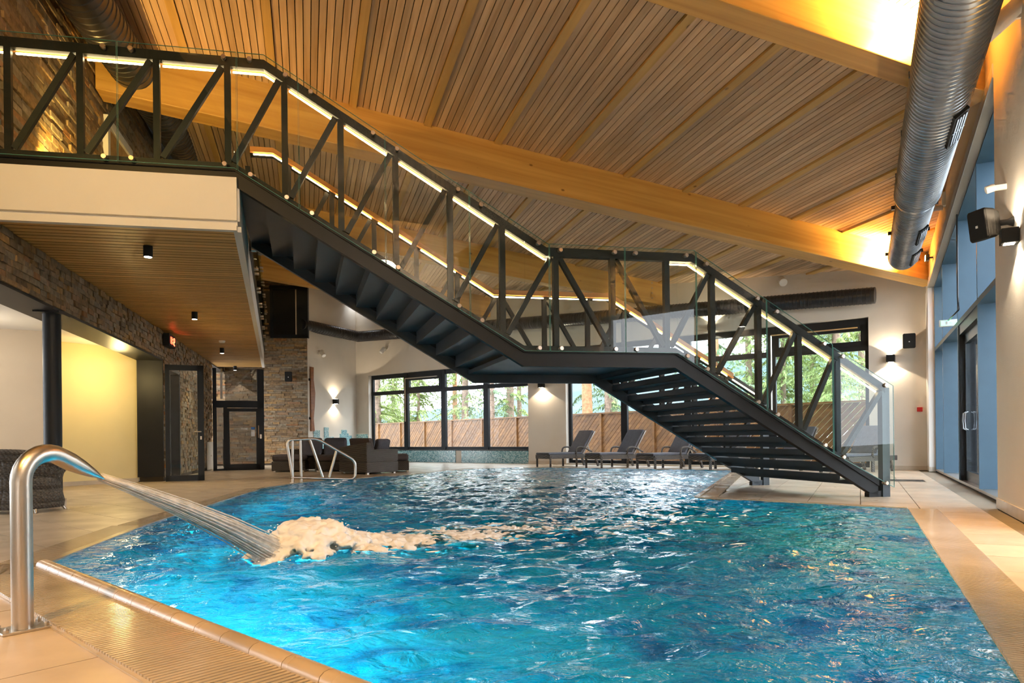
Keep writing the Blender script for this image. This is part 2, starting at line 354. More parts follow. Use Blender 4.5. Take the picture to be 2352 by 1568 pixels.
def outside_pool(q):
    best = None; hit = False
    for a, b in zip(poolpts, poolpts[1:] + poolpts[:1]):
        dd_ = (b - a).normalized(); n0 = V((-dd_.y, dd_.x, 0)); mid_ = (a + b) / 2
        if inpoly(mid_ + n0 * .01, poolpts): n0 = -n0
        ss = [(p - a).dot(n0) for p in q]; tt_ = [(p - a).dot(dd_) for p in q]
        if min(ss) < 0 < max(ss) and max(tt_) > 0 and min(tt_) < (b - a).length:
            hit = True; out = []
            for p, r, sp_, sr in zip(q, q[1:] + q[:1], ss, ss[1:] + ss[:1]):
                if sp_ >= 0: out.append(p)
                if sp_ * sr < 0: out.append(p + (r - p) * (sp_ / (sp_ - sr)))
            ar = abs(sum(u.x * v_.y - v_.x * u.y for u, v_ in zip(out, out[1:] + out[:1]))) / 2
            cen = sum(out, V((0, 0, 0))) / len(out)
            if not inpoly(cen, poolpts) and (best is None or ar > best[0]): best = (ar, out)
    if not hit: return None if inpoly(sum(q, V((0, 0, 0))) / 4, poolpts) else q
    return best[1] if best else None
def lay(ang, tw, tl, cond, lim):
    d = V((*dr(ang), 0)); e = V((d.y, -d.x, 0))
    for i in range(-40, 60):
        for j in range(-40, 60):
            o = d * (i * tl + (j % 2) * tl * .5) + e * (j * tw); c = o + d * tl / 2 + e * tw / 2
            if c.y < 1.6 or not in_room(c) or not cond(c): continue
            if abs(c.x) > c.y * .78 + 1.2: continue
            cs = [o, o + d * tl, o + d * tl + e * tw, o + e * tw]
            if all(inpoly(q, poolpts) and edist(q, poolpts) > .02 for q in cs): continue
            tiles.append((c.y, o, d, e, tl, tw))
side = lambda c: (c - rp).dot(rn) > -.3 or (c.x > 2.3 and c.y < 17 and inpoly(c, poolpts) is False and c.x > 2.4 + (c.y - 9.1) * .38)
lay(27.0, .6, .6, lambda c: side(c), 0)
lay(-50.0, .6, 1.2, lambda c: not side(c), 0)
tiles.sort(key=lambda t: t[0])
rest = MB()
for k, (yy, o, d, e, tl, tw) in enumerate(tiles):
    g = .004; zz = random.uniform(-.0008, .0008)
    mb = MB() if k < 300 else rest
    c = o + d * tl / 2 + e * tw / 2
    quad_ = [o + d * g + e * g, o + d * (tl - g) + e * g, o + d * (tl - g) + e * (tw - g), o + d * g + e * (tw - g)]
    quad_ = outside_pool(quad_)
    if not quad_: continue
    mb.hexa([p + V((0, 0, -.012)) for p in quad_], [p + V((0, 0, zz)) for p in quad_])
    if k < 300: mb.build('floor_tile', M['tile'], floor)
rest.build('floor_tile_rest', M['tile'], floor, kind='stuff')

# gutter strips and coping
def strip(a, b, w, nrm, name, parent, ribs=True, z=.0, pitch=.03):
    d = (b - a).normalized(); Ln = (b - a).length
    m = MB(); c = (a + b) / 2 + nrm * w / 2
    m.box((c.x, c.y, z + .004), d * Ln / 2, nrm * w / 2, (0, 0, .004)); m.build(name, M['gutter'], parent)
    if ribs:
        r = MB()
        for i in range(int(Ln / pitch)):
            q = a + d * (i + .5) * pitch + nrm * w * .5
            r.box((q.x, q.y, z + .012), d * pitch * .3, nrm * w * .46, (0, 0, .006))
        r.build('gutter_ribs', M['gutter'], parent, kind='stuff')
rn_in = -rn
nA = V((-ab.y, ab.x, 0))
if nA.dot(V((0, 10, 0)) - A) > 0: nA = -nA
strip(A - ab * .25, NR, .42, nA, 'gutter_channel', floor)
strip(NR - rd * .2, rp + rd * .1, .30, rn, 'gutter_channel', floor)
P9, P10 = poolpts[9], poolpts[10]
dl = (P9 - A).normalized(); nl = V((-dl.y, dl.x, 0))
if nl.x > 0: nl = -nl
strip(A - dl * .3, poolpts[10], .34, V((-(poolpts[10] - A).normalized().y, (poolpts[10] - A).normalized().x, 0)), 'gutter_channel', floor)
strip(poolpts[10], P9, .30, V((-(P9 - poolpts[10]).normalized().y, (P9 - poolpts[10]).normalized().x, 0)), 'gutter_channel', floor)
pen = poolpts[3]; pd = (rp - pen).normalized(); pn = V((-pd.y, pd.x, 0))
strip(poolpts[4], pen, .25, V((poolpts[4] - pen).normalized().yxz) * 0 + V(((poolpts[4] - pen).normalized().y, -(poolpts[4] - pen).normalized().x, 0)), 'gutter_channel', floor)
# near raised coping, one tile after the other
cop = thing('pool_coping', (A.x, A.y, 0), 'raised rounded sandstone coping along the near pool edge', 'coping')
tlen = .245; cnt = int((NR - A).length / tlen)
for i in range(cnt):
    a = A + ab * (i * tlen + .002); b = A + ab * ((i + 1) * tlen - .002); m = MB(); prof = []
    for t in range(7):
        th = math.pi * t / 6; prof.append((-math.cos(th) * .045, .022 + math.sin(th) * .034))
    prof = [(-.045, 0)] + prof + [(.045, 0)]
    n0 = len(m.v)
    lo = [a - nA * .03 + nA * (p[0] + .03) + V((0, 0, p[1])) for p in prof]; hi = [b - nA * .03 + nA * (p[0] + .03) + V((0, 0, p[1])) for p in prof]
    m.hexa(lo, hi).build('coping_tile', M['coping'], cop, smooth='auto')
edge = thing('pool_edge_trim', (P9.x, P9.y, 0), 'low pale tile edge running around the far and left pool sides', 'coping')
seq = [A] + [poolpts[10], poolpts[9], poolpts[8], poolpts[7], poolpts[6], poolpts[5], poolpts[4], poolpts[3], rp]
for a, b in zip(seq[:-1], seq[1:]):
    d = (b - a).normalized(); n = max(1, int((b - a).length / .5)); st = (b - a).length / n
    for i in range(n):
        MB().bar(a + d * (i * st + .002) + V((0, 0, .018)), a + d * ((i + 1) * st - .002) + V((0, 0, .018)), .06, .034).build('edge_tile', M['gutter'], edge)

# pool basin with mosaic lining and added underwater lamps brightening the water
bs_ = MB(); n_ = len(poolpts)
for a, b in zip(poolpts, poolpts[1:] + poolpts[:1]): bs_.quad(a, b, b + V((0, 0, -1.3)), a + V((0, 0, -1.3)))
bs_.quad(*[p + V((0, 0, -1.3)) for p in poolpts])
struct(bs_, 'pool_basin', M['basin'], 'turquoise mosaic lined pool basin under the water', 'pool')
for a, d_, n0, ts, pw in ((A, ab, -nA, (.4, 1.0, 1.7, 2.3), 80), (NR, rd, rn_in, (2.6, 4.4), 12), (A, (poolpts[9] - A).normalized(), None, (2.5, 5.2, 7.2), 60), (poolpts[3], (poolpts[4] - poolpts[3]).normalized(), rn_in, (2.0, 5.0), 40)):
    if n0 is None: n0 = V((d_.y, -d_.x, 0))
    for t in ts:
        l = bpy.data.lights.new('pool_fill_lamp', 'SPOT'); o = bpy.data.objects.new('pool_fill_lamp', l); C.objects.link(o); l.energy = pw; l.color = (.85, .97, 1); l.shadow_soft_size = .06
        l.spot_size = math.radians(165); l.spot_blend = .6; o.location = a + d_ * t + n0 * .06 + V((0, 0, -.55)); o.rotation_euler = V((n0.x, n0.y, -.25)).to_track_quat('-Z', 'Y').to_euler()
# water surface
bm = bmesh.new(); vs = [bm.verts.new((p.x, p.y, .03)) for p in poolpts]; bm.faces.new(vs)
xs = []; x = -4.6
while x < 5.4: xs.append(x); x += .055
ys = []; y = NR.y
while y < 19: ys.append(y); y += .022 + .0065 * max(0, y - 2)
for x in xs: bmesh.ops.bisect_plane(bm, geom=bm.verts[:] + bm.edges[:] + bm.faces[:], plane_co=(x, 0, 0), plane_no=(1, 0, 0))
for y in ys: bmesh.ops.bisect_plane(bm, geom=bm.verts[:] + bm.edges[:] + bm.faces[:], plane_co=(0, y, 0), plane_no=(0, 1, 0))
SP = V((*fl(650, 1285), 0)); JD = (SP - V((*fl(50, 1450), 0))).normalized()
def wave(p):
    q = V((p.x * 1.25 + p.y * .4, p.y * 2.3 - p.x * .5, 0))
    h = .030 * noise.noise(q * 1.1) + .020 * (1 - abs(noise.noise(q * 2.1 + V((5, 3, 1)))) * 2) + .010 * noise.noise(q * 4.7) + .006 * noise.noise(q * 10)
    dsp = (p - SP); r = dsp.length
    h += .014 * math.sin(r * 11) * math.exp(-r * .55)
    return h
for v in bm.verts:
    p = V((v.co.x, v.co.y, 0)); f = min(1, edist(p, poolpts) / .35)
    v.co.z = .022 + wave(p) * (.2 + .8 * f) * 1.15
me = bpy.data.meshes.new('pool_water'); bm.to_mesh(me); bm.free(); me.shade_smooth(); me.materials.append(M['water'])
wo = bpy.data.objects.new('pool_water', me); C.objects.link(wo); tag(wo, 'rippling turquoise blue water filling the whole swimming pool', 'water', kind='stuff')

# ------------------------------------------------------------------ walls
def stones(parent, p0, d, n, s0, s1, z0, z1, rowh=(.045, .085), ln=(.12, .34), maxn=300, top=None, hole=None, far=None):
    """split-face stones on a wall face; n points into the room"""
    lst = []; z = z0
    while z < z1 - .01:
        h = min(random.uniform(*rowh), z1 - z); s = s0 - random.uniform(0, .1)
        while s < s1 - .01:
            l = random.uniform(*ln); a, b = max(s, s0), min(s + l, s1); s += l
            if b - a < .03: continue
            c = p0 + d * ((a + b) / 2)
            if top and z + h > top(c): continue
            if hole and any(a < hx1 and b > hx0 and z < hz1 - .005 and z + h > hz0 + .005 for hx0, hx1, hz0, hz1 in hole):
                continue
            lst.append((c, (b - a) / 2, z, h))
        z += h
    def vis(t):
        c, w, zz, h = t; return c.y if far is None else far(t)
    lst.sort(key=vis); rest = MB()
    for k, (c, w, zz, h) in enumerate(lst):
        m = MB() if k < maxn else rest; pr = random.uniform(.012, .05)
        j = lambda: random.uniform(-.004, .004)
        base = [c - d * (w - .003) + V((0, 0, zz + .002)), c + d * (w - .003) + V((0, 0, zz + .002)), c + d * (w - .003) + V((0, 0, zz + h - .002)), c - d * (w - .003) + V((0, 0, zz + h - .002))]
        front = [q + n * (pr + j()) + d * j() + V((0, 0, j())) for q in base]
        m.hexa(base, front)
        if k < maxn: m.build('stone', M['stone'], parent)
    if rest.v: rest.build('stone_rest', M['stone'], parent, kind='stuff')
ln_in = -lnrm; wn_in = -wnrm; rn_in = -rn
# left wall, ground floor: lintel over the alcove opening, far piece with door
LINT, SOF, UPF = 2.60, 3.20, 3.78
LF = 6.2                                                                                  # far end of the left wall
lm = MB()
slab(lm, L0, ld, lnrm, -24, 0, LINT, SOF + .02, .45); slab(lm, L0, ld, lnrm, 0, .42, 0, SOF + .02, .45)
slab(lm, L0, ld, lnrm, .42, 1.45, 2.45, SOF + .02, .45); slab(lm, L0, ld, lnrm, 1.45, LF, 0, SOF + .02, .45)
wall_left = struct(lm, 'wall_left', M['mortar'], 'split stone wall with alcove opening and stone lintel under the gallery', 'wall')
stones(wall_left, L0, ld, ln_in, -9.0, LF, LINT, SOF, (.055, .085), (.12, .30), 300, hole=None)
w2 = MB(); slab(w2, L0 - ln_in * .001, ld, lnrm, .0, .01, 0, .02, .01)
wl2 = struct(MB().box((L0 + ld * 3 + lnrm * .47), ld * 3, lnrm * .01, (0, 0, .01)), 'wall_left_lower', M['mortar'], 'stone faced wall pier beside the open glass door', 'wall')
stones(wl2, L0, ld, ln_in, 0.0, LF, 0.08, LINT, (.055, .085), (.12, .30), 300, hole=[(.42, 1.45, 0, 2.45)])
# lintel underside lining, opening reveal
lin = MB(); slab(lin, L0 + ln_in * .02, ld, lnrm, -12, 0.0, LINT - .035, LINT, .5); struct(lin, 'trim_1', M['black'], 'dark metal lining under the stone lintel', 'trim')
rv = MB(); slab(rv, L0 + ln_in * .02, ld, lnrm, -.05, 0.0, .1, LINT - .035, .5); struct(rv, 'trim_2', M['black'], 'black metal reveal panel at the end of the alcove opening', 'trim')
# alcove: yellow wall, beige wall, ceiling
ya, yb = V((*fl(140, 1117), 0)), L0 + lnrm * .45
yb2 = L0 + lnrm * .49
yd = (yb2 - ya).normalized(); yn = V((-yd.y, yd.x, 0))
if yn.y < 0: yn = -yn
alc = MB(); slab(alc, ya, yd, yn, -.3, (yb2 - ya).length + .02, 0, 3.0, .15); struct(alc, 'wall_alcove_yellow', M['yellow'], 'pale yellow alcove wall behind the black column', 'wall')
b0 = V((at(-420, 900, 10.6).x, 10.6, 0)); b1 = V((at(128, 900, 12.0).x, 12.0, 0)); bd = (b1 - b0).normalized(); bn = V((-bd.y, bd.x, 0))
alb = MB(); slab(alb, b0, bd, bn, 0, (b1 - b0).length, 0, 3.0, .15); struct(alb, 'wall_alcove_beige', M['beige'], 'beige alcove wall behind the wicker armchair', 'wall')
alr = MB(); r0 = b1; rdv = (ya - b1).normalized(); slab(alr, b1, rdv, V((-rdv.y, rdv.x, 0)), 0, (ya - b1).length, 0, 3.0, .12); struct(alr, 'wall_alcove_return', M['beige'])
ac = MB(); slab(ac, L0 + lnrm * .3, ld, lnrm, -12, 1.2, 2.80, 2.85, 7); struct(ac, 'ceiling_alcove', M['plaster_w'], 'white alcove ceiling', 'ceiling')
sk = MB(); slab(sk, ya - yn * .012, yd, yn, -.3, (yb2 - ya).length, 0, .085, .012); struct(sk, 'baseboard_alcove', M['skirt'])
# upper left stone wall above the gallery
um = MB(); slab(um, L0, ld, lnrm, -24, 9, UPF - .6, 0, .3, top=lambda p: Zc(p) + .2)
wall_up = struct(um, 'wall_upper_left', M['mortar'], 'tall split stone wall above the gallery at upper left', 'wall')
stones(wall_up, L0, ld, ln_in, -10, 8, UPF, 8.6, (.06, .095), (.2, .6), 300, top=lambda p: Zc(p) + .1)
# stone tower behind the lift
t0 = V((-10.8, TW.y - .35, 0)); td = (TW - t0).normalized(); tn = V((-td.y, td.x, 0))
if tn.y < 0: tn = -tn
TL = (TW - t0).length
def pxs(px, p, d): return onl(px, 900, p, d)[3]
tz = lambda py, px=660: onl(px, py, t0, td)[2]
tm = MB(); slab(tm, t0, td, tn, 0, TL, 0, 0, .5, top=lambda p: Zc(p) + .1)
wall_tower = struct(tm, 'wall_tower', M['mortar'], 'tall split stone tower wall behind the lift and sofas', 'wall')
h0, h1, hz0, hz1 = pxs(624, t0, td), TL + .05, tz(776), tz(657)
stones(wall_tower, t0, td, -tn, 0.0, TL, .06, 6.6, (.05, .085), (.15, .45), 300, top=lambda p: Zc(p), hole=[(h0, h1, hz0, hz1)], far=lambda t: abs(t[2] - 2.2) - (t[0].x) * .3)
# white wall between tower and window wall
gd = (CW - TW).normalized(); gn = V((-gd.y, gd.x, 0))
if gn.x > 0: gn = -gn
gm = MB(); slab(gm, TW, gd, gn, 0, (CW - TW).length, 0, 0, .2, top=lambda p: Zc(p) + .1)
struct(gm, 'wall_back', M['plaster'], 'cream plaster wall between stone tower and window wall', 'wall')
# window wall
sA0, sA1 = onl(847, 950, W0, wd)[3], onl(1213, 950, W0, wd)[3]
sB0, sB1 = onl(1300, 950, W0, wd)[3], onl(1996, 900, W0, wd)[3]
zA0, zA1, zB0, zB1 = .45, 3.33, .04, 3.66
SE = (CR - W0).dot(wd)
wm = MB(); ztop = lambda p: Zc(p) + .15
slab(wm, W0, wd, wnrm, WS0, sA0, 0, 0, .28, top=ztop); slab(wm, W0, wd, wnrm, sA1, sB0, 0, 0, .28, top=ztop); slab(wm, W0, wd, wnrm, sB1, SE + .3, 0, 0, .28, top=ztop)
slab(wm, W0, wd, wnrm, sA0, sA1, 0, zA0, .28); slab(wm, W0, wd, wnrm, sA0, sA1, zA1, 0, .28, top=ztop)
slab(wm, W0, wd, wnrm, sB0, sB1, 0, zB0, .28); slab(wm, W0, wd, wnrm, sB0, sB1, zB1, 0, .28, top=ztop)
struct(wm, 'wall_window', M['plaster'], 'cream plaster wall with two large black framed windows', 'wall')
def window(name, s0, s1, z0, z1, muls, zt, trans, label, openers=()):
    o = thing(name, W0 + wd * s0 + wnrm * .16 + V((0, 0, z0)), label, 'window', kind='structure')
    q = W0 + wnrm * .16; Z = V((0, 0, 1))
    fr = MB(); fw = .10
    for a, b, c, e in ((s0, s1, z0, z0 + fw), (s0, s1, z1 - .16, z1), (s0, s0 + fw, z0, z1), (s1 - fw, s1, z0, z1)):
        slab(fr, q, wd, wnrm, a, b, c, e, .08)
    fr.build('window_frame', M['frame'], o)
    cuts = [s0] + muls + [s1]
    for s in muls: slab(MB(), q - wnrm * .02, wd, wnrm, s - .10, s + .10, z0, z1, .11).build('mullion', M['frame'], o)
    for i in range(len(cuts) - 1):
        if trans[i]: slab(MB(), q - wnrm * .01, wd, wnrm, cuts[i], cuts[i + 1], zt - .07, zt + .07, .10).build('transom', M['frame'], o)
        a, b = cuts[i] + .05, cuts[i + 1] - .05
        for c, e in (((z0 + .05, zt), (zt, z1 - .1)) if trans[i] else ((z0 + .05, z1 - .1),)):
            slab(MB(), q + wnrm * .035, wd, wnrm, a, b, c, e, .012).build('pane', M['wglass'], o)
        if i in openers:
            f = MB()
            for aa, bb_, c, e in ((a, b, zt + .04, zt + .16), (a, b, z1 - .3, z1 - .14), (a, a + .14, zt, z1 - .1), (b - .14, b, zt, z1 - .1)): slab(f, q - wnrm * .03, wd, wnrm, aa, bb_, c, e, .1)
            vent = f.build('vent_sash', M['frame'], o)
            r = MB(); r.bar(q + wd * (a - .05) - wnrm * .05 + Z * (z1 - .22), q + wd * (b - .2) - wnrm * .05 + Z * (z1 - .22), .03, .03)
            r.bar(q + wd * (a - .05) - wnrm * .05 + Z * (z1 - .22), q + wd * (a - .05) - wnrm * .05 + Z * (z0 + 1.05), .03, .03)
            r.build('opener_rod', M['steel'], vent)
    return o
ws = lambda px: onl(px, 950, W0, wd)[3]
window('window_1', sA0, sA1, zA0, zA1, [ws(926), ws(1012), ws(1110)], 2.62, [1, 1, 1, 1], 'four bay black framed window above the blue mosaic parapet', (1,))
window('window_2', sB0, sB1, zB0, zB1, [ws(1428), ws(1575), ws(1770)], 2.95, [1, 1, 1, 1], 'floor length black framed window behind the loungers and stair', (3,))
for s0_, s1_ in ((WS0, ws(1046)), (ws(1060), sA1)):
    m = MB(); slab(m, W0 + wn_in * .03, wd, wnrm, s0_, s1_, 0.0, zA0 - .03, .03); o = m.build('mosaic_parapet', M['mosaic'])
    tag(o, 'blue mosaic parapet panel ' + ('behind the ottoman, left of the white strip' if s0_ == WS0 else 'right of the white strip, beside the pillar'), 'mosaic')
m = MB(); slab(m, W0 + wn_in * .06, wd, wnrm, sA0 - .05, sA1, zA0 - .03, zA0, .1); struct(m, 'trim_3', M['frame'], 'dark window sill over the mosaic parapet', 'sill')
m = MB(); slab(m, W0 + wn_in * .015, wd, wnrm, sA1, sB0, 0, .1, .02); struct(m, 'baseboard_pillar', M['skirt'])
m = MB(); slab(m, W0 + wn_in * .015, wd, wnrm, sB1, SE, 0, .1, .02); struct(m, 'baseboard_window', M['skirt'])
# right wall with curtain glazing
rhead = lambda p: H + (onl(2292, 150, R0, rd)[2] - H) - .093 * (p - R0).dot(rd)
sP = onl(2136, 1080, R0, rd)[3]
rm = MB(); rtop = lambda p: Zc(p) + .15
slab(rm, R0, rd, rn, -15.3, -4.2, 0, 0, .5, top=rtop); slab(rm, R0, rd, rn, -2.2, 0, 0, 0, .5, top=rtop)
slab(rm, R0, rd, rn, sP, SE + 30, 0, 0, .35, top=rtop) if False else slab(rm, R0, rd, rn, sP, (CR - R0).dot(rd) + .3, 0, 0, .35, top=rtop)
n_ = len(rm.v)
for a_, b_ in ((0, sP), (-4.2, -2.2)):
    a, b = R0 + rd * a_, R0 + rd * b_; Z = V((0, 0, 1)); ha, hb = rhead(a), rhead(b)
    if a_ < 0: ha = hb = 3.2
    rm.hexa([a + Z * ha, b + Z * hb, b + rn * .5 + Z * hb, a + rn * .5 + Z * ha], [a + Z * rtop(a), b + Z * rtop(b), b + rn * .5 + Z * rtop(b), a + rn * .5 + Z * rtop(a)])
struct(rm, 'wall_right', M['plaster'], 'cream plaster wall on the right with tall glazed opening', 'wall')
m = MB(); a, b = R0 + rd * 0, R0 + rd * sP; Z = V((0, 0, 1)); ha, hb = rhead(a), rhead(b)
m.hexa([a - rn * .012 + Z * ha, b - rn * .012 + Z * hb, b + rn * .11 + Z * hb, a + rn * .11 + Z * ha], [p + Z * .03 for p in [a - rn * .012 + Z * ha, b - rn * .012 + Z * hb, b + rn * .11 + Z * hb, a + rn * .11 + Z * ha]])
m.hexa([a - rn * .012 + Z * ha, b - rn * .012 + Z * hb, b + Z * hb, a + Z * ha], [p + Z * .16 for p in [a - rn * .012 + Z * ha, b - rn * .012 + Z * hb, b + Z * hb, a + Z * ha]])
slab(m, R0 - rn * .012, rd, rn, sP - .02, sP + .5, 0.1, 0, .2, top=lambda p: rhead(p)); struct(m, 'trim_4', M['plaster_w'], 'white lining of the tall glazed opening in the right wall', 'trim')
a_h, b_h, ha_h, hb_h = a, b, ha, hb
for k, (a, b) in enumerate(((-15, 0), (sP + .0, (CR - R0).dot(rd)))):
    m = MB(); slab(m, R0 - rn * .015, rd, rn, a, b, 0, .115, .02); struct(m, 'baseboard_right' if k == 0 else 'baseboard_right_far', M['skirt'])
# curtain wall: deep blue-grey fins, transom, door, panes
a, b, ha, hb = a_h, b_h, ha_h, hb_h
cw = thing('window_3', R0 + rn * .3, 'tall glazed curtain wall with deep blue grey fins and glass door', 'window', kind='structure')
rs = lambda px, off: onl(px, 950, R0 + rn * off, rd)[3]
finpx = [2296 + 8, 2249, 2199, 2167]; TRZ = onl(2247, 690, R0 + rn * .12, rd)[2]
fins = [sP - .06] + [rs(p, .12) for p in (2168, 2203, 2249)] + [.05]
TRZ = 2.72
Z = V((0, 0, 1)); MB().hexa([a + rn * .11 + Z * (ha - .03), b + rn * .11 + Z * (hb - .03), b + rn * .5 + Z * (hb - .03), a + rn * .5 + Z * (ha - .03)], [a + rn * .11 + Z * ha, b + rn * .11 + Z * hb, b + rn * .5 + Z * hb, a + rn * .5 + Z * ha]).build('head_panel', M['bluefin'], cw)
for s in fins:
    p = R0 + rd * s
    m = MB(); Z = V((0, 0, 1)); zt_ = rhead(p) + .02
    m.box(p + rn * .30 + Z * zt_ / 2, rd * .03, rn * .19, Z * zt_ / 2); m.build('fin', M['bluefin'], cw, label='blue grey vertical fin')
for i in range(len(fins) - 1):
    s1_, s0_ = fins[i], fins[i + 1]
    for z0_, z1_ in ((.02, .06), (TRZ - .06, TRZ + .02)):
        slab(MB(), R0 + rn * .11, rd, rn, s0_, s1_, z0_, z1_, .38).build('transom', M['bluefin'] if z0_ > 1 else M['steel'], cw)
    zt_ = min(rhead(R0 + rd * s0_), rhead(R0 + rd * s1_))
    slab(MB(), R0 + rn * .44, rd, rn, s0_, s1_, .06, TRZ - .06, .015).build('pane', M['wglass'], cw)
    slab(MB(), R0 + rn * .44, rd, rn, s0_, s1_, TRZ + .02, zt_ + .6, .015).build('pane', M['wglass'], cw)
# glass door between third and fourth fin
d0, d1 = fins[2] - .06, fins[3] + .25
dq = R0 + rn * .2
dm = MB()
for a, b, c, e in ((d1, d0, .06, .22), (d1, d0, TRZ - .38, TRZ - .22), (d1, d1 + .1, .06, TRZ - .22), (d0 - .1, d0, .06, TRZ - .22)): slab(dm, dq, rd, rn, a, b, c, e, .06)
door = dm.build('door_leaf', M['anth'], cw); slab(MB(), dq + rn * .02, rd, rn, d1 + .1, d0 - .1, .22, TRZ - .38, .015).build('door_pane', M['wglass'], door)
slab(MB(), R0 + rn * .13, rd, rn, d1 - .1, d0 + .06, TRZ - .22, TRZ - .06, .2).build('door_header', M['anth'], cw)
slab(MB(), R0 + rn * .13, rd, rn, d0 - .0, d0 + .06, .06, TRZ - .2, .25).build('door_jamb', M['frame'], cw)
for sg in (-1, 1):
    c0 = dq + rd * (d0 - .12) + V((0, 0, 1.05)); pts = [c0 + V((0, 0, .15)), c0 - rn * .04 + V((0, 0, .13)), c0 - rn * .05, c0 - rn * .04 + V((0, 0, -.13)), c0 + V((0, 0, -.15))]
    MB().tube([p - rd * .12 * (sg + 1) for p in pts], .010, 8).build('door_pull', M['duct'], door, smooth=True)
# walls behind the camera, closing the hall
bk = MB(); slab(bk, R0 + rd * -15, -rn, -rd, -.5, 22, 0, 0, .3, top=lambda p: Zc(p) + .3); struct(bk, 'wall_near', M['plaster'], 'cream plaster wall behind the viewer', 'wall')

# ------------------------------------------------------------------ ceiling
PBL = None
def plane_hit(px, py):
    r = ray(px, py); lo, hi = 1.0, 60.0
    for _ in range(50):
        m = (lo + hi) / 2; p = V((r[0] * m, m, H + r[2] * m))
        if p.z < Zc(p): lo = m
        else: hi = m
    return V((r[0] * lo, lo, 0))
e1 = plane_hit(376, 280); PBL = e1.dot(bb)
SPC = 1.26; pb1 = onl(1285, 380, V((9.07, 15.2, 0)), bb); PB0 = V((pb1[0], pb1[1], 0)).dot(bb)
def cmin(pb): return (pb * rn.dot(bb) - R0.dot(rn)) / -rn.dot(cc)
def cmax(pb):
    q = lint(bb * pb, cc, W0 + wnrm * .15, wd); m = q.dot(cc)
    return min(m, bb.x * 0 + 27.0)
BC = [PC1]                                                                                # beam lines along cc
w3 = onl(1498, 650, W0, wd); w4 = onl(1104, 680, W0, wd)
B2c = V((5.65, 8.36, 0)).dot(cc); B1c = PC1
B3c, B4c = V((w3[0], w3[1], 0)).dot(cc) - .2, V((w4[0], w4[1], 0)).dot(cc) - .2
print('beams c', B2c, B1c, B3c, B4c, 'PBL', PBL, 'CR', CR, 'CW', CW)
bays = [(-8.0, B2c), (B2c, B1c), (B1c, B3c), (B3c, B4c), (B4c, 27.0)]
bl = ['slatted timber ceiling bay nearest the viewer', 'slatted timber ceiling bay between the two big glulam beams', 'slatted timber ceiling bay behind the long glulam beam', 'slatted timber ceiling bay above the loungers', 'slatted timber ceiling bay in the far corner']
npn = []
kmin = math.floor((PBL - PB0) / SPC); kmax = 11
for bi, (c0, c1) in enumerate(bays):
    dm = MB(); jobs = []
    for k in range(kmin, kmax):
        b0_ = PB0 + k * SPC
        for j in range(11):
            w = (SPC - .13) / 11; ba, bz = b0_ + .065 + j * w + .006, b0_ + .065 + (j + 1) * w - .006
            if bz < PBL: continue
            bm_ = (ba + bz) / 2; lo, hi = max(c0, cmin(bm_) - .05), min(c1, cmax(bm_))
            if hi - lo > .15: jobs.append(('slat', ba, bz, lo, hi, 0.0, .022))
        lo, hi = max(c0, cmin(b0_) - .05), min(c1, cmax(b0_))
        if hi - lo > .15 and b0_ > PBL: jobs.append(('purlin', b0_ - .06, b0_ + .06, lo, hi, -.035, .1))
        lo, hi = max(c0, cmin(b0_ + SPC / 2) - 1), min(c1, cmax(b0_ + SPC / 2) + 1)
        if hi - lo > 0:
            ba = max(b0_, PBL - .02)
            if b0_ + SPC > ba: dm.hexa([bc(x_, y_) + V((0, 0, Zc(bc(x_, y_)) + .045)) for x_, y_ in ((ba, lo), (b0_ + SPC, lo), (b0_ + SPC, hi), (ba, hi))], [bc(x_, y_) + V((0, 0, Zc(bc(x_, y_)) + .25)) for x_, y_ in ((ba, lo), (b0_ + SPC, lo), (b0_ + SPC, hi), (ba, hi))])
    if not dm.v: continue
    co = struct(dm, 'ceiling', M['dark'], bl[bi], 'ceiling')
    nsl = 0; restm = MB()
    for nm, ba, bz, lo, hi, dz, th in jobs:
        pts = [bc(ba, lo), bc(bz, lo), bc(bz, hi), bc(ba, hi)]; m = MB()
        m.hexa([p + V((0, 0, Zc(p) + dz)) for p in pts], [p + V((0, 0, Zc(p) + dz + th)) for p in pts])
        m.build(nm, M[nm], co)
# glulam beams
def gbeam(cpos, width, pb0, pb1_, label, ends=None):
    m = MB(); st = 10
    c = lambda pb, dc: bc(pb, cpos + dc)
    for i in range(1):
        lo, hi = [], []
        for pb, dc in ((pb0, -width / 2), (pb1_, -width / 2), (pb1_, width / 2), (pb0, width / 2)):
            p = c(pb, dc); lo.append(p + V((0, 0, Zb(p)))); hi.append(p + V((0, 0, Zc(p) + .04)))
        m.hexa(lo, hi)
    o = m.build('glulam_beam', M['beam'], bevel=.012); return tag(o, label, 'beam')
def rb(cpos): return (R0.dot(rn) - cpos * rn.dot(cc)) / rn.dot(bb)
gbeam(B2c, .34, PBL - 1.5, rb(B2c), 'thick yellow glulam roof beam crossing the upper right corner')
gbeam(B1c, .42, PBL - .5, rb(B1c) + .1, 'long yellow glulam roof beam passing behind the steel stair rail')
wb_ = lambda cpos: lint(cc * cpos, bb, W0, wd).dot(bb)
b3 = gbeam(B3c, .3, PBL - .5, wb_(B3c) + .1, 'glulam roof beam ending on the window wall above the loungers')
for k_ in range(5):
    q = bc(wb_(B3c) - .35, B3c - .155); q = q + V((0, 0, Zb(q) + .15 + .14 * k_)); MB().tube([q - cc * .004, q + cc * .01], .022, 10).build('bolt', M['bolt'], b3)
gbeam(B4c, .3, PBL - .5, wb_(B4c) + .1, 'farthest short glulam beam end above the mosaic parapet window')
gbeam(B2c - 6.8, .34, PBL - 1.5, rb(B2c - 6.8), 'glulam roof beam overhead behind the viewer')

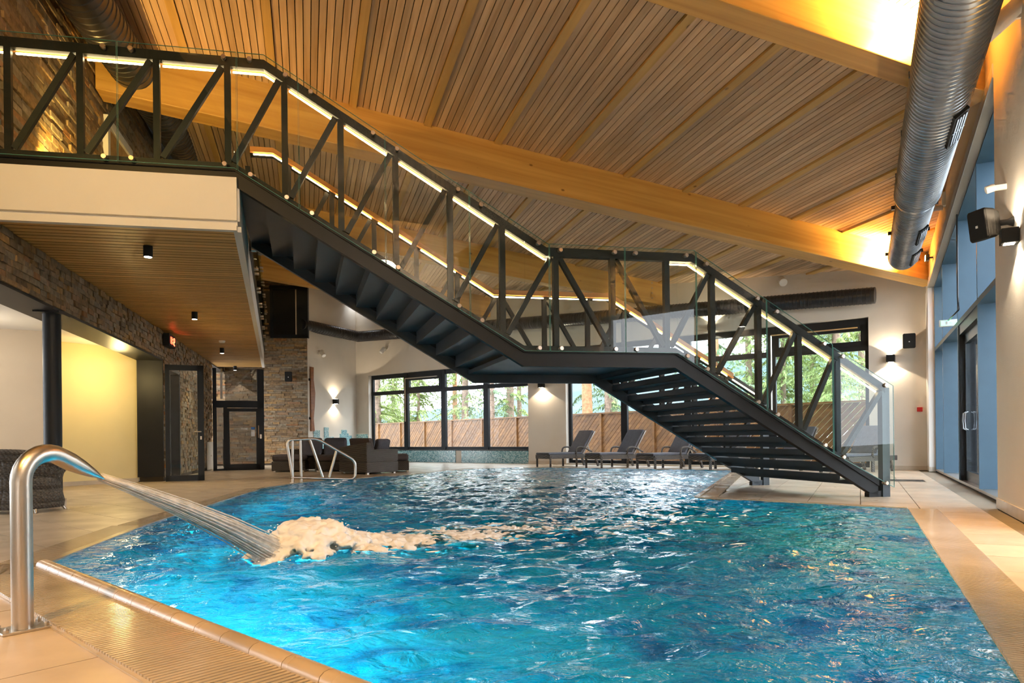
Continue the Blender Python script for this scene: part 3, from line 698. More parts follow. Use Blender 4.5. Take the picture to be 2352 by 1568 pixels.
# black strip and stone top beside the ceiling edge
m = MB()
for c0 in range(-8, 27, 5):
    pts = [bc(PBL - 4.0, c0), bc(PBL, c0), bc(PBL, c0 + 5), bc(PBL - 4.0, c0 + 5)]
    m.hexa([p + V((0, 0, Zc(p) + .25)) for p in pts], [p + V((0, 0, Zc(p) + .3)) for p in pts])
struct(m, 'ceiling_strip', M['dark'], 'black ceiling strip between stone wall and timber slats', 'ceiling')
m = MB()
for c0 in range(-8, 27, 5):
    a, b = bc(PBL - .03, c0), bc(PBL - .03, c0 + 5); m.bar(a + V((0, 0, Zc(a) + .03)), b + V((0, 0, Zc(b) + .03)), .05, .12)
struct(m, 'trim_5', M['purlin'], 'light timber edge of the slatted ceiling', 'trim')

# ------------------------------------------------------------------ bridge stair
BP = V((*fl(2040, 1140), 0)); ad = V((*dr(79), 0)); cd = V((*dr(-17), 0)); BW = 2.5
Zv = V((0, 0, 1))
def bp(s, w=0.0, z=0.0): return BP + ad * s + cd * w + Zv * z
def bs(px, py=500): return onl(px, py, BP, ad)[3]
Z1, Z2 = 3.95, 1.965                                                                      # top of lower chord at landings
sU, sM0, sM1 = -8.32, -5.03, -3.07
tU, tM0, tM1 = -8.0, -4.74, -2.84
RT1, RT2 = 5.14, 3.165
sl1 = (Z1 - Z2) / (sM0 - sU); sl2 = sl1 * .985
low = [(-12.6, Z1), (sU, Z1), (sM0, Z2), (sM1, Z2), (-.16, Z2 - sl2 * (-.16 - sM1))]
topc = [(-12.6, RT1), (tU, RT1), (tM0, RT2), (tM1, RT2), (-.06, RT2 - sl2 * (-.06 - tM1))]
def prof(path, s):
    for (a, za), (b, zb) in zip(path[:-1], path[1:]):
        if s <= b: return za + (zb - za) * (s - a) / (b - a)
    (a, za), (b, zb) = path[-2:]; return zb + (zb - za) / (b - a) * (s - b)
bridge = thing('bridge_staircase', bp(-3, 1.2, 0), 'black steel truss bridge staircase crossing over the pool', 'staircase')
def ribbon(mb, path, up, dn, w0, w1, ends=None):
    """profile strip with vertical thickness following path, between cross offsets w0..w1"""
    for (a, za), (b, zb) in zip(path[:-1], path[1:]):
        mb.hexa([bp(a, w0, za - dn), bp(b, w0, zb - dn), bp(b, w1, zb - dn), bp(a, w1, za - dn)], [bp(a, w0, za + up), bp(b, w0, zb + up), bp(b, w1, zb + up), bp(a, w1, za + up)])
    return mb
postpx = [20, 186, 361, 528, 658, 786, 911, 1035, 1154, 1276, 1406, 1530, 1634, 1740, 1832, 1920]
posts = [bs(px, 300 if px < 500 else 700) for px in postpx]
for sd, w in (('near', 0.0), ('far', BW)):
    s0 = -12.6 if sd == 'near' else sU + .02
    cut = lambda pth: [(max(a, s0), prof(pth, max(a, s0))) for a, _ in pth if a >= s0 or True][(0 if sd == 'near' else 1):]
    lw, tp = (low, topc) if sd == 'near' else ([(sU, Z1)] + low[2:], [(sU, RT1)] + topc[1:])
    tilt = 0
    m = ribbon(MB(), tp, 0, .105, w - .03, w + .045); top_ch = m.build('top_chord', M['black'], bridge)
    m = ribbon(MB(), lw, 0, .085, w - .03, w + .05); m.build('lower_chord', M['black'], bridge)
    # deep stringer
    st = [(lw[0][0], lw[0][1] - .085)] + [(a, z - .085) for a, z in lw[1:]]
    m = ribbon(MB(), st, 0, .165, w - .01, w + .07)
    e = bp(low[-1][0], w, 0); ze = low[-1][1]
    m.hexa([bp(-.30, w - .01, 0), bp(.0, w - .01, 0), bp(.0, w + .07, 0), bp(-.30, w + .07, 0)], [bp(-.30, w - .01, .06), bp(.0, w - .01, .10), bp(.0, w + .07, .10), bp(-.30, w + .07, .06)])
    m.build('stringer', M['anth'] if sd == 'far' else M['black'], bridge)
    m = MB(); m.box(bp(-.05, w + .01, (topc[-1][1]) / 2 - .02), ad * .055, cd * .04, Zv * (topc[-1][1] / 2 - .02)); m.build('end_post', M['anth'], bridge)
    for i, s in enumerate(posts):
        if sd == 'far' and s < sU: continue
        s_ = s if sd == 'near' else s
        zt, zb = prof(topc, s_) - .1, prof(low, s_)
        MB().box(bp(s_, w, (zt + zb) / 2), ad * .034, cd * .03, Zv * ((zt - zb) / 2)).build('post', M['black'], bridge)
    pl = posts + [-.05]
    for i in range(len(pl) - 1):
        a, b = pl[i], pl[i + 1]
        if sd == 'far' and a < sU: continue
        dn_ = postpx[i] in (1276, 1406)
        if dn_: p, q = bp(a + .05, w, prof(topc, a) - .12), bp(b - .05, w, prof(low, b) + .02)
        else: p, q = bp(a + .06, w, prof(low, a + .06) + .02), bp(b - .06, w, prof(topc, b - .06) - .12)
        MB().bar(p, q, .06, .06, cd).build('brace', M['black'], bridge)
    # timber handrail with led strip on the inner side
    iw = w + .10 if sd == 'near' else w - .10
    hr = ribbon(MB(), [(a if a > -12 else a, z) for a, z in tp[:-1]] + [(-.7, prof(topc, -.7))], -.01, .085, iw - .03, iw + .03).build('handrail', M['rail_wood'], bridge)
    ledp = [(a, z - .118) for a, z in tp[:-1]] + [(-.62, prof(topc, -.62) - .118)]
    lw_ = iw - .028 if sd == 'near' else iw - .02
    segs = [a for a in pl if a > ledp[0][0]]
    xs_ = [ledp[0][0]] + segs
    for a, b in zip(xs_[:-1], xs_[1:]):
        if sd == 'near' and a > tM0 - .2 and b < tM1 + .2: continue
        a2, b2 = a + .05, b - .05
        mid = [t for t in (tU, tM0, tM1) if a2 < t < b2]
        pth = [(t, prof(topc, t) - .118) for t in [a2] + mid + [b2]]
        ribbon(MB(), pth, .007, .008, lw_ - .004, lw_ + .014).build('led_strip', M['led'], hr)
# landing plates and steps
m = MB(); m.hexa([bp(sM0 - .1, .05, Z2 - .12), bp(sM1 + .05, .05, Z2 - .12), bp(sM1 + .05, BW - .02, Z2 - .12), bp(sM0 - .1, BW - .02, Z2 - .12)], [bp(sM0 - .1, .05, Z2 - .06), bp(sM1 + .05, .05, Z2 - .06), bp(sM1 + .05, BW - .02, Z2 - .06), bp(sM0 - .1, BW - .02, Z2 - .06)])
m.build('landing_plate', M['anth'], bridge)
n1 = 11; run = (sM0 - sU) / n1; rise = (Z1 - Z2) / n1
for i in range(n1):                                                                       # folded closed steps
    s0, s1, z = sU + i * run, sU + (i + 1) * run, Z1 - .005 - (i + 1) * rise
    m = MB(); t = .012
    m.hexa([bp(s0, .07, z - .012), bp(s1 + .01, .07, z - .012), bp(s1 + .01, BW, z - .012), bp(s0, BW, z - .012)], [bp(s0, .07, z), bp(s1 + .01, .07, z), bp(s1 + .01, BW, z), bp(s0, BW, z)])
    m.hexa([bp(s0, .07, z), bp(s0 + t, .07, z), bp(s0 + t, BW, z), bp(s0, BW, z)], [bp(s0 - .0, .07, z + rise), bp(s0 + t, .07, z + rise), bp(s0 + t, BW, z + rise), bp(s0, BW, z + rise)])
    m.build('step', M['anth'], bridge)
n2 = 11; run = (-.2 - sM1) / n2; rise = (Z2 - .08) / n2
for i in range(n2 - 1):                                                                   # open box treads
    s0, z = sM1 + (i + .15) * run, Z2 - .01 - (i + 1) * rise
    s1 = s0 + run * 1.02; m = MB()
    m.hexa([bp(s0, .07, z - .012), bp(s1, .07, z - .012), bp(s1, BW, z - .012), bp(s0, BW, z - .012)], [bp(s0, .07, z), bp(s1, .07, z), bp(s1, BW, z), bp(s0, BW, z)])
    m.hexa([bp(s1 - .012, .07, z - .075), bp(s1, .07, z - .075), bp(s1, BW, z - .075), bp(s1 - .012, BW, z - .075)], [bp(s1 - .012, .07, z), bp(s1, .07, z), bp(s1, BW, z), bp(s1 - .012, BW, z)])
    m.hexa([bp(s0, .07, z - .012), bp(s0 + .012, .07, z - .012), bp(s0 + .012, BW, z - .012), bp(s0, BW, z - .012)], [bp(s0, .07, z + rise - .098), bp(s0 + .012, .07, z + rise - .098), bp(s0 + .012, BW, z + rise - .098), bp(s0, BW, z + rise - .098)])
    m.build('tread', M['anth'], bridge)
# glass panels with polished studs on the outside
seam = [-140, 273, 545, 690, 886, 1077, 1258, 1430, 1592, 1752, 1902, 2043]
gs = [bs(p, 200 if p < 600 else 700) for p in seam]; gs[-1] = .03
for i in range(len(gs) - 1):
    a, b = gs[i] + .006, gs[i + 1] - .006
    cutsx = [a] + [c for c in (sU, tU, sM0, tM0, sM1, tM1) if a < c < b] + [b]; g = MB(); w = -.075
    up = .03 if i < 10 else 0.0
    lo_, hi_ = [], []
    for s in cutsx:
        lo_.append((s, prof(low, s) - .07 if s < -.2 else .13)); hi_.append((s, prof(topc, min(s, -.03)) + up))
    for k in range(len(cutsx) - 1):
        (s0, z0), (s1, z1), (_, y0), (_, y1) = lo_[k], lo_[k + 1], hi_[k], hi_[k + 1]
        g.hexa([bp(s0, w - .006, z0), bp(s1, w - .006, z1), bp(s1, w + .006, z1), bp(s0, w + .006, z0)], [bp(s0, w - .006, y0), bp(s1, w - .006, y1), bp(s1, w + .006, y1), bp(s0, w + .006, y0)])
    go = g.build('glass_panel', M['glass'], bridge)
    em = MB()
    for s, z0, z1 in ((a, lo_[0][1], hi_[0][1]), (b, lo_[-1][1], hi_[-1][1])):
        em.box(bp(s, w, (z0 + z1) / 2), ad * .0015, cd * .006, Zv * ((z1 - z0) / 2))
    for k in range(len(cutsx) - 1):
        em.bar(bp(lo_[k][0], w, lo_[k][1]), bp(lo_[k + 1][0], w, lo_[k + 1][1]), .013, .005, cd)
        em.bar(bp(hi_[k][0], w, hi_[k][1]), bp(hi_[k + 1][0], w, hi_[k + 1][1]), .013, .003, cd)
    em.build('glass_edge', M['gedge'], go, label='green tinted edge of the glass')
    for s in (a + .13, b - .13):
        for z in (prof(topc, s) - .04, prof(low, s) - .035):
            if i == 10 and s > -.3 and z < .3: z = .19
            c = bp(s, w, z); mm = MB().tube([c - cd * .03, c - cd * .012, c - cd * .012, c + cd * .05], [.024, .03, .03, .018], 14); mm.build('stud', M['bolt'], bridge, smooth='auto')

# ------------------------------------------------------------------ gallery (balcony) on the left
GC = V((bp(sU + .02).x, bp(sU + .02).y, 0))
ge_ = onl(605, 845, L0, ld)
gfar = at(605, 845, 22.0); gfar = V((gfar.x, gfar.y, 0))
gdir = (gfar - GC).normalized(); glen = (gfar - GC).length
gal = thing('gallery', (GC.x, GC.y, SOF), 'white edged gallery slab with slatted timber soffit along the stone wall', 'gallery')
gL = lambda t: lint(GC + gdir * t, ad, L0, ld)
m = MB(); q0, q1 = GC + ad * -9, gfar + ad * -6
z0, z1 = SOF + .05, UPF
lo = [gL(0) - ad * .05, GC, gfar, gL(glen) - ad * .05]
m.hexa([p + Zv * z0 for p in lo], [p + Zv * z1 for p in lo]); m.build('slab', M['plaster_w'], gal)
m = MB()
fa = gL(0) - ad * .05
m.bar(fa + Zv * ((SOF + UPF) / 2 + .06) - cd * .02, GC + Zv * ((SOF + UPF) / 2 + .06) - cd * .02, .05, UPF - SOF - .1, cd)
m.bar(GC + Zv * ((SOF + UPF) / 2 + .06), gfar + Zv * ((SOF + UPF) / 2 + .06), .05, UPF - SOF - .1)
m.build('fascia', M['plaster_w'], gal)
m = MB(); m.bar(fa + Zv * (SOF + .02) - cd * .03, GC + Zv * (SOF + .02) - cd * .03, .08, .06, cd); m.bar(GC + Zv * (SOF + .02), gfar + Zv * (SOF + .02), .08, .06); m.build('soffit_edge', M['plaster_w'], gal)
m = MB(); m.hexa([p + Zv * (SOF + .007) for p in lo], [p + Zv * (SOF + .05) for p in lo]); m.build('soffit_backing', M['dark'], gal)  # dark sheet set nearly flush, its colour stands in for shade between slats
pit = .128; ns = int(glen / pit)
for i in range(ns):
    t0_, t1_ = i * pit + .03, (i + 1) * pit - .024 + .03
    a0, a1 = GC + gdir * t0_, GC + gdir * t1_; c0, c1 = gL(t0_) - ad * .02, gL(t1_) - ad * .02
    if i < 3: pass
    m = MB(); pts = [c0, a0 - ad * .03, a1 - ad * .03, c1]
    m.hexa([p + Zv * (SOF + .004) for p in pts], [p + Zv * (SOF + .016) for p in pts]); m.build('soffit_slat', M['soffit'], gal)
# gallery side balustrade beyond the bridge, seen edge on
bal = thing('gallery_balustrade', (GC.x, GC.y, UPF), 'glass and steel balustrade along the open side of the gallery', 'balustrade')
g0 = GC + gdir * 2.75; bl_ = (gfar - g0).length
o_ = V((gdir.y, -gdir.x, 0)) * .06
MB().bar(g0 + o_ * .3 + Zv * (UPF + 1.15), gfar + o_ * .3 + Zv * (UPF + 1.15), .07, .1).build('top_chord', M['black'], bal)
MB().bar(g0 + o_ * .3 + Zv * (UPF + .02), gfar + o_ * .3 + Zv * (UPF + .02), .07, .2).build('lower_chord', M['black'], bal)
MB().bar(g0 - o_ * 1.2 + Zv * (UPF + 1.08), gfar - o_ * 1.2 + Zv * (UPF + 1.08), .06, .08).build('handrail', M['rail_wood'], bal)
nb = 8
for i in range(nb + 1):
    p = g0 + gdir * (bl_ * i / nb); MB().box(p + Zv * (UPF + .55), gdir * .03, o_ * .5, Zv * .55).build('post', M['black'], bal)
    if i < nb:
        MB().bar(p + Zv * (UPF + .1), p + gdir * (bl_ / nb) + Zv * (UPF + 1.1), .05, .05).build('brace', M['black'], bal)
        a, b = p + gdir * .02 + o_ * 1.4, p + gdir * (bl_ / nb - .02) + o_ * 1.4
        MB().bar(a + Zv * (UPF + .55), b + Zv * (UPF + .55), .012, 1.3).build('glass_panel', M['glass'], bal)
        for q in (a + gdir * .15, b - gdir * .15):
            for z in (UPF + 1.12, UPF - .02): MB().tube([q + o_ * .7 + Zv * z, q - o_ * .6 + Zv * z], .026, 10).build('stud', M['bolt'], bal, smooth='auto')
# upper door in the stone wall
ud = onl(232, 300, L0, ld)[3]
door_up = thing('door_1', L0 + ld * (ud) + Zv * UPF, 'pale framed doorway in the upper stone wall behind the railing', 'door', kind='structure')
for a, b, z0_, z1_, mt in ((ud, ud + .12, UPF, UPF + 2.1, 'white'), (ud + 1.3, ud + 1.42, UPF, UPF + 2.1, 'white'), (ud, ud + 1.42, UPF + 2.1, UPF + 2.24, 'white')):
    slab(MB(), L0 + ln_in * .1, ld, lnrm, a, b, z0_, z1_, .1).build('door_frame', M[mt], door_up)
slab(MB(), L0 + ln_in * .06, ld, lnrm, ud + .12, ud + 1.3, UPF, UPF + 2.1, .05).build('door_leaf', M['soffit'], door_up)

# ------------------------------------------------------------------ ducts
def duct(name, p, q, r, mat, label, pitch=.09, caps=False, bands=True):
    p, q = V(p), V(q); o = thing(name, p, label, 'duct'); Ln = (q - p).length; d = (q - p).normalized()
    n = int(Ln / pitch); pts, rr = [], []
    for i in range(n + 1):
        c = p + d * (i * pitch); pts += [c, c + d * pitch * .8, c + d * pitch * .86, c + d * pitch * .94]; rr += [r, r, r + .010, r + .010]
    MB().tube(pts, rr, 28).build('pipe', mat, o, smooth='auto'); return o
# big right duct
rax = []
off = -.56
pe = onl(2074, 590, R0 + rn * off, rd); pf = onl(2207, 0, R0 + rn * off, rd)
pe, pf = V(pe[:3]), V(pf[:3]); dd = (pf - pe).normalized()
spl = pe + dd * ((onl(2105, 352, R0 + rn * off, rd)[3] - (pe - (R0 + rn * off)).dot(rd)) / dd.dot(rd))
dk = duct('ventilation_duct', pe, pf + dd * 5, .27, M['duct'], 'large silver spiral air duct along the right wall')
_p, _r = [spl, spl + dd * .06], [.27, .312]
for _k in range(95):
    _c = spl + dd * (.08 + .09 * _k); _p += [_c, _c + dd * .07, _c + dd * .076, _c + dd * .084]; _r += [.312, .312, .322, .322]
MB().tube(_p, _r, 32).build('collar_sleeve', M['duct'], dk, smooth='auto')
def grille(par, c, d, r, n, Ln, hw):
    side = d.cross(n).normalized(); c = V(c)
    o = MB().box(c + n * (r + .005), d * Ln / 2, side * hw, n * .022).build('grille_plate', M['spk'], par)
    for k in range(4):
        MB().box(c + n * (r + .028) + side * (hw * (-.6 + .4 * k)), d * Ln * .44, side * hw * .1, n * .012).build('grille_blade', M['duct'], o)
    MB().box(c + n * (r + .026), d * .01, side * hw * .9, n * .014).build('grille_bar', M['duct'], o)
gn_ = (rn * .62 - Zv * .8).normalized(); gn_ = (gn_ - dd * gn_.dot(dd)).normalized()
for px, py in ((2150, 250), (2112, 420), (2091, 525), (2079, 590)):
    t = (onl(px, py, R0 + rn * off, rd)[3] - (pe - (R0 + rn * off)).dot(rd)) / dd.dot(rd)
    grille(dk, pe + dd * t, dd, .27 if py > 352 else .315, gn_, .85, .085)
for k in range(7):
    c = pe + dd * (.3 + 1.5 * k)
    for sg in (-1, 1): MB().box(c + rn * sg * .3 + Zv * .02, dd * .02, rn * .03, Zv * .03).build('bracket', M['ductb'], dk)
# black duct along the window wall and the white back wall
wq = W0 + wn_in * .45
da, db, dc_ = V(onl(2010, 678, wq, wd)[:3]), V(onl(1300, 727, wq, wd)[:3]), None
zk = (da.z + db.z) / 2
cA = CW + wn_in * .55 + gd * -.1; cA = lint(W0 + wn_in * .45, wd, TW - gn * .45, gd)
da.z, db.z = da.z, db.z
zl = onl(830, 772, wq, wd)[2]
k2 = duct('ventilation_duct', da, V((cA.x, cA.y, zl)), .19, M['ductb'], 'black round air duct along the window wall')
k3 = duct('ventilation_duct', V((cA.x, cA.y, zl)), (TW + gd * -.1 + gn * .12) + Zv * zl, .19, M['ductb'], 'short black ribbed air duct beside the stone tower', .14)
# black duct high on the left stone wall
lq = L0 + ln_in * .55
pa_ = V(onl(218, 30, lq, ld)[:3]); pb_ = V(onl(425, 345, lq, ld)[:3]); dq_ = (pb_ - pa_).normalized()
duct('ventilation_duct', pa_ - dq_ * 4, pb_ + dq_ * 6, .30, M['ductb'], 'large black spiral duct high on the upper left stone wall', .16)

# ------------------------------------------------------------------ lamps
def light(name, typ, loc, energy, col, size=.06, aim=None, spot=None, blend=.3, parent=None):
    l = bpy.data.lights.new(name, typ); o = bpy.data.objects.new(name, l); C.objects.link(o); l.energy = energy; l.color = col
    if typ == 'AREA': l.size = size
    else: l.shadow_soft_size = size
    o.location = loc
    if aim is not None: o.rotation_euler = V(aim).to_track_quat('-Z', 'Y').to_euler()
    if spot: l.spot_size = spot; l.spot_blend = blend
    return o
WARM = (1.0, .60, .16)
# floodlights on the right wall, just in front of each beam, washing beam and ceiling
def flood(s, z, label, power, base=R0, d=rd, n=rn_in, aim=None):
    p = base + d * s + n * .10 + Zv * z; o = thing('floodlight', p, label, 'floodlight')
    MB().box(p, d * .09, n * .035, Zv * .055).build('housing', M['ductb'], o, bevel=.008)
    MB().box(p + n * .04, d * .08, n * .004, Zv * .045).build('lamp_face', M['flood'], o)
    MB().bar(p - n * .1, p - n * .03, .04, .03).build('bracket', M['ductb'], o)
    light('flood_lamp', 'SPOT', p + n * (.42 if base is R0 else .15) + Zv * .16, power, WARM, .05, aim=aim, spot=math.radians(150), blend=.8)
def beam_end(cpos): return (bc(rb(cpos), cpos) - R0).dot(rd)
for cpos, lab, pw in ((B1c, 'small floodlight on the right wall at the far long beam', 1000), (B2c, 'small floodlight behind the silver duct at the upper right beam', 800), (B2c - 6.8, 'floodlight on the right wall behind the viewer', 300)):
    s = beam_end(cpos) - 1.3; p = R0 + rd * s
    flood(s, Zc(p) - .42, lab, pw, aim=rn_in * 1.0 + Zv * .55 + rd * .55)
# gallery side floods on the stone wall
for s, lab, pw in ((-6.6, 'floodlight low on the upper stone wall at the gallery left end', 170), (-12.0, 'floodlight on the stone wall beyond the left frame', 170)):
    p = L0 + ld * s; flood(s, UPF + .22 if s > -10 else 4.6, lab, pw, L0, ld, ln_in, aim=ln_in * .35 + Zv * .35 + ld * .9)
# amber spotlights on the roof beam behind the viewer, lighting the near deck
for q, tg, pw in (((-2.4, .2), (-2.1, 2.0), 400), (tuple((R0 + rd * -3.9 + rn_in * .25).xy), tuple((R0 + rd * -2.9 + rn_in * .5).xy), 1000)):
    q = V((*q, 4.6)); o = thing('ceiling_spotlight', q, 'amber ceiling spotlight over the near deck %s' % ('at left' if q.x < -1 else 'at right'), 'spotlight')
    MB().tube([q + Zv * 1.6, q + Zv * .1], .015, 8).build('drop_rod', M['ductb'], o); MB().tube([q + Zv * .2, q + Zv * .02], [.05, .07], 16).build('housing', M['white'], o, smooth='auto')
    light('amber_lamp', 'SPOT', q - Zv * .03, pw, (1.0, .50, .09), .06, aim=V((*tg, 0)) - q, spot=math.radians(72), blend=.8)
light('fill_lamp', 'POINT', (.2, -.2, 4.7), 230, (1.0, .82, .58), .35)  # added fill light without a fixture, brightens ceiling and foam
light('alcove_lamp', 'POINT', (ya + (yb2 - ya) * .45) - yn * .9 + Zv * 2.2, 24, (1.0, .74, .30), .1)
light('alcove_lamp', 'POINT', b0 + bd * 1.9 - bn * 1.4 + Zv * 2.2, 16, (1.0, .84, .62), .1)
# cylinder downlights on the gallery soffit
for (px, py), lab in (((340, 590), 'large black cylinder downlight on the slatted soffit, nearest'), ((447, 733), 'black cylinder downlight on the soffit, second nearest'), ((510, 811), 'small black cylinder downlight beside the smoke detector'), ((540, 850), 'farthest small black cylinder downlight above the lift door')):
    y_ = (SOF - .13 - H) / ray(px, py)[2]; p = at(px, py, y_); p.z = SOF - .13
    o = thing('downlight', p, lab, 'downlight')
    MB().tube([p, p + Zv * .005, p + Zv * .13], [.05, .052, .052], 20).build('housing', M['spk'], o, smooth='auto')
    MB().tube([p - Zv * .004, p + Zv * .003], .042, 18).build('lamp_face', M['lamp'], o)
    light('downlight_lamp', 'SPOT', p - Zv * .03, 60, (1, .84, .60), .04, aim=(0, 0, -1), spot=math.radians(95), blend=.6)
# up/down wall sconces
def sconce(p, n, lab, pw=24, sz=.055):
    d = V((-n.y, n.x, 0)); c = p + n * (sz + .01); o = thing('wall_sconce', c, lab, 'sconce')
    MB().box(c, d * sz, n * sz, Zv * sz).build('housing', M['spk'], o, bevel=.004)
    for sg in (1, -1):
        MB().box(c + Zv * sg * (sz + .002), d * sz * .6, n * sz * .6, Zv * .003).build('lamp_face', M['lampw'], o)
        light('sconce_lamp', 'SPOT', c + Zv * sg * (sz + .03), pw, (1, .82, .58), .02, aim=(n.x * -.12, n.y * -.12, sg), spot=math.radians(122), blend=.08)
def onwall(px, py, p, d, off, n): return V(onl(px, py, p + n * off, d)[:3])
SZ = .085
sconce(onwall(766, 922, TW, gd, 0, -gn), -gn, 'up and down wall sconce on the cream wall above the sofas', 30, SZ)
sconce(onwall(1247, 884, W0, wd, 0, wn_in), wn_in, 'wall sconce on the pillar between the two windows', 30, SZ)
sconce(onwall(2047, 824, W0, wd, 0, wn_in), wn_in, 'wall sconce in the right corner below the black speaker', 24, SZ)
sconce(onwall(1637, 752, W0, wd, 0, wn_in), wn_in, 'added sconce above the lounger window, standing in for a reflection', 16, SZ)  # added lamp in place of a light reflected in the stair glass
sconce(onwall(2341, 540, R0, rd, 0, rn_in), rn_in, 'black wall sconce at the right frame edge beside the large speaker', 26, .07)
# white cylinder spots
def wspot(p, n, aim, lab, r=.06, ln=.2):
    aim = V(aim).normalized(); o = thing('wall_spotlight', p, lab, 'spotlight'); c = p + n * .14
    MB().tube([c - aim * ln * .5, c - aim * ln * .5 + aim * .01, c + aim * ln * .45, c + aim * ln * .5], [r * .9, r, r, r * .97], 24).build('housing', M['white'], o, smooth='auto')
    MB().tube([c + aim * (ln * .5 - .004), c + aim * (ln * .5 + .003)], r * .85, 20).build('lens', M['paper'], o)
    MB().bar(p, c, .035, .05).build('bracket', M['white'], o)
wspot(onwall(733, 812, TW, gd, 0, -gn), -gn, (.5, -.5, -.8), 'small white cylinder spotlight beside the stone tower', .075, .24)
wspot(onwall(885, 805, W0, wd, 0, wn_in), wn_in, (-.5, -.4, -.8), 'small white cylinder spotlight above the left window', .075, .24)
wspot(onwall(1800, 648, W0, wd, 0, wn_in), wn_in, (-.15, -.9, -.45), 'white cylinder spotlight high above the right window', .10, .28)
wspot(onwall(2345, 35, R0, rd, 0, rn_in), rn_in, (-.62, .25, -.55), 'large white cylinder spotlight at the top right corner', .085, .42)
wspot(onwall(2312, 428, R0, rd, 0, rn_in), rn_in, (-.8, .3, -.25), 'small white wall spotlight above the large black speaker', .04, .08)
# speakers
def speaker(p, n, face, up, lab, w=.11, h=.15, dp=.13):
    face = V(face).normalized(); sd = face.cross(V(up)).normalized(); u = sd.cross(face).normalized(); o = thing('wall_speaker', p, lab, 'speaker')
    c = p + n * (dp + .12); m = MB()
    def ring(t, sw, sh): return [c + face * t + sd * a * w * sw + u * b * h * sh for a, b in ((-1, -.86), (-.86, -1), (.86, -1), (1, -.86), (1, .86), (.86, 1), (-.86, 1), (-1, .86))]
    r0, r1, r2, r3 = ring(-dp, .62, .72), ring(-dp * .2, .9, .93), ring(dp * .85, 1, 1), ring(dp, .93, .95)
    for a, b in ((r0, r1), (r1, r2), (r2, r3)): m.hexa(a, b)
    m.build('cabinet', M['spk'], o, bevel=.006)
    MB().tube([p, p + n * .05, c - face * dp * .8], [.05, .03, .03], 12).build('bracket', M['spk'], o, smooth='auto')
    q = c + face * (dp + .002); MB().box(q - u * h * .1, sd * .012, u * .012, face * .003).build('badge', M['paper'], o)
speaker(onwall(2328, 508, R0, rd, 0, rn_in), rn_in, (-.95, -.2, -.14), (0, 0, 1), 'large black wall speaker on the near right pier', .105, .155, .11)
speaker(onwall(2090, 785, W0, wd, 0, wn_in), wn_in, (-.42, -.9, -.12), (0, 0, 1), 'black wall speaker in the right corner above a sconce', .13, .17, .11)
speaker(onwall(667, 866, t0, td, 0, -tn), -tn, (.15, -1, -.1), (0, 0, 1), 'small black speaker on the stone tower', .12, .17, .11)
# red alarm box, emergency lamp, exit sign and cable
p = onwall(2113, 940, W0, wd, 0, wn_in); o = thing('alarm_button', p, 'small red fire alarm box on the right corner wall', 'alarm')
MB().box(p + wn_in * .03, wd * .055, wn_in * .03, Zv * .05).build('case', M['red'], o, bevel=.006); MB().box(p + wn_in * .062, wd * .03, wn_in * .003, Zv * .026).build('button', M['red'], o)
p = onwall(2172, 470, R0, rd, 0, rn_in); o = thing('security_camera', p, 'white security camera on a bracket beside the right duct', 'camera')
MB().box(p + rn_in * .03 + Zv * .1, rd * .05, rn_in * .03, Zv * .12).build('bracket', M['white'], o)
MB().tube([p + rn_in * .06 - Zv * .04, p + rn_in * .25 - rd * .1 - Zv * .07, p + rn_in * .30 - rd * .12 - Zv * .08], [.045, .05, .035], 14).build('camera_body', M['white'], o, smooth='auto')
p = onwall(2178, 742, R0 + rn * .05, rd, 0, rn_in); o = thing('exit_sign', p, 'small green lit exit sign above the glass door', 'sign')
MB().box(p, rd * .03, rn_in * .14, Zv * .06).build('panel', M['paper'], o, bevel=.004)
f = MB().box(p - rd * .032, rd * .003, rn_in * .115, Zv * .042).build('sign_face', M['green'], o)
MB().box(p - rd * .037 + rn_in * .03, rd * .002, rn_in * .018, Zv * .03).build('figure', M['paper'], f); MB().bar(p - rd * .037 - rn_in * .07, p - rd * .037 - rn_in * .01, .012, .012).build('arrow', M['paper'], f)
cb = MB(); top_ = onwall(2198, 492, R0 + rn * .06, rd, 0, rn_in)
for k in range(2): cb.tube([top_ + rd * k * .03, V((top_.x, top_.y, TRZ + .35)) + rd * k * .03, V((top_.x, top_.y, TRZ + .12)) - rd * .1 + rd * k * .03, p + Zv * .05 + rd * (.05 + .03 * k)], .012, 8)
tag(cb.build('sign_cable', M['ductb'], smooth=True), 'pair of black cables dropping to the exit sign', 'cable')
# ------------------------------------------------------------------ left side furniture and fittings
colp = V((*fl(143, 1163), 0)) + lnrm * .1
o = thing('round_column', colp, 'round black steel column under the stone lintel', 'column')
MB().tube([colp + Zv * .1, colp + Zv * (LINT - .03)], .105, 28).build('shaft', M['black'], o, smooth='auto')
MB().box(colp + Zv * .05, ld * .115, lnrm * .115, Zv * .05).build('plinth', M['skirt'], o)
MB().box(colp + Zv * (LINT - .045), ld * .2, lnrm * .15, Zv * .012).build('cap_plate', M['black'], o)
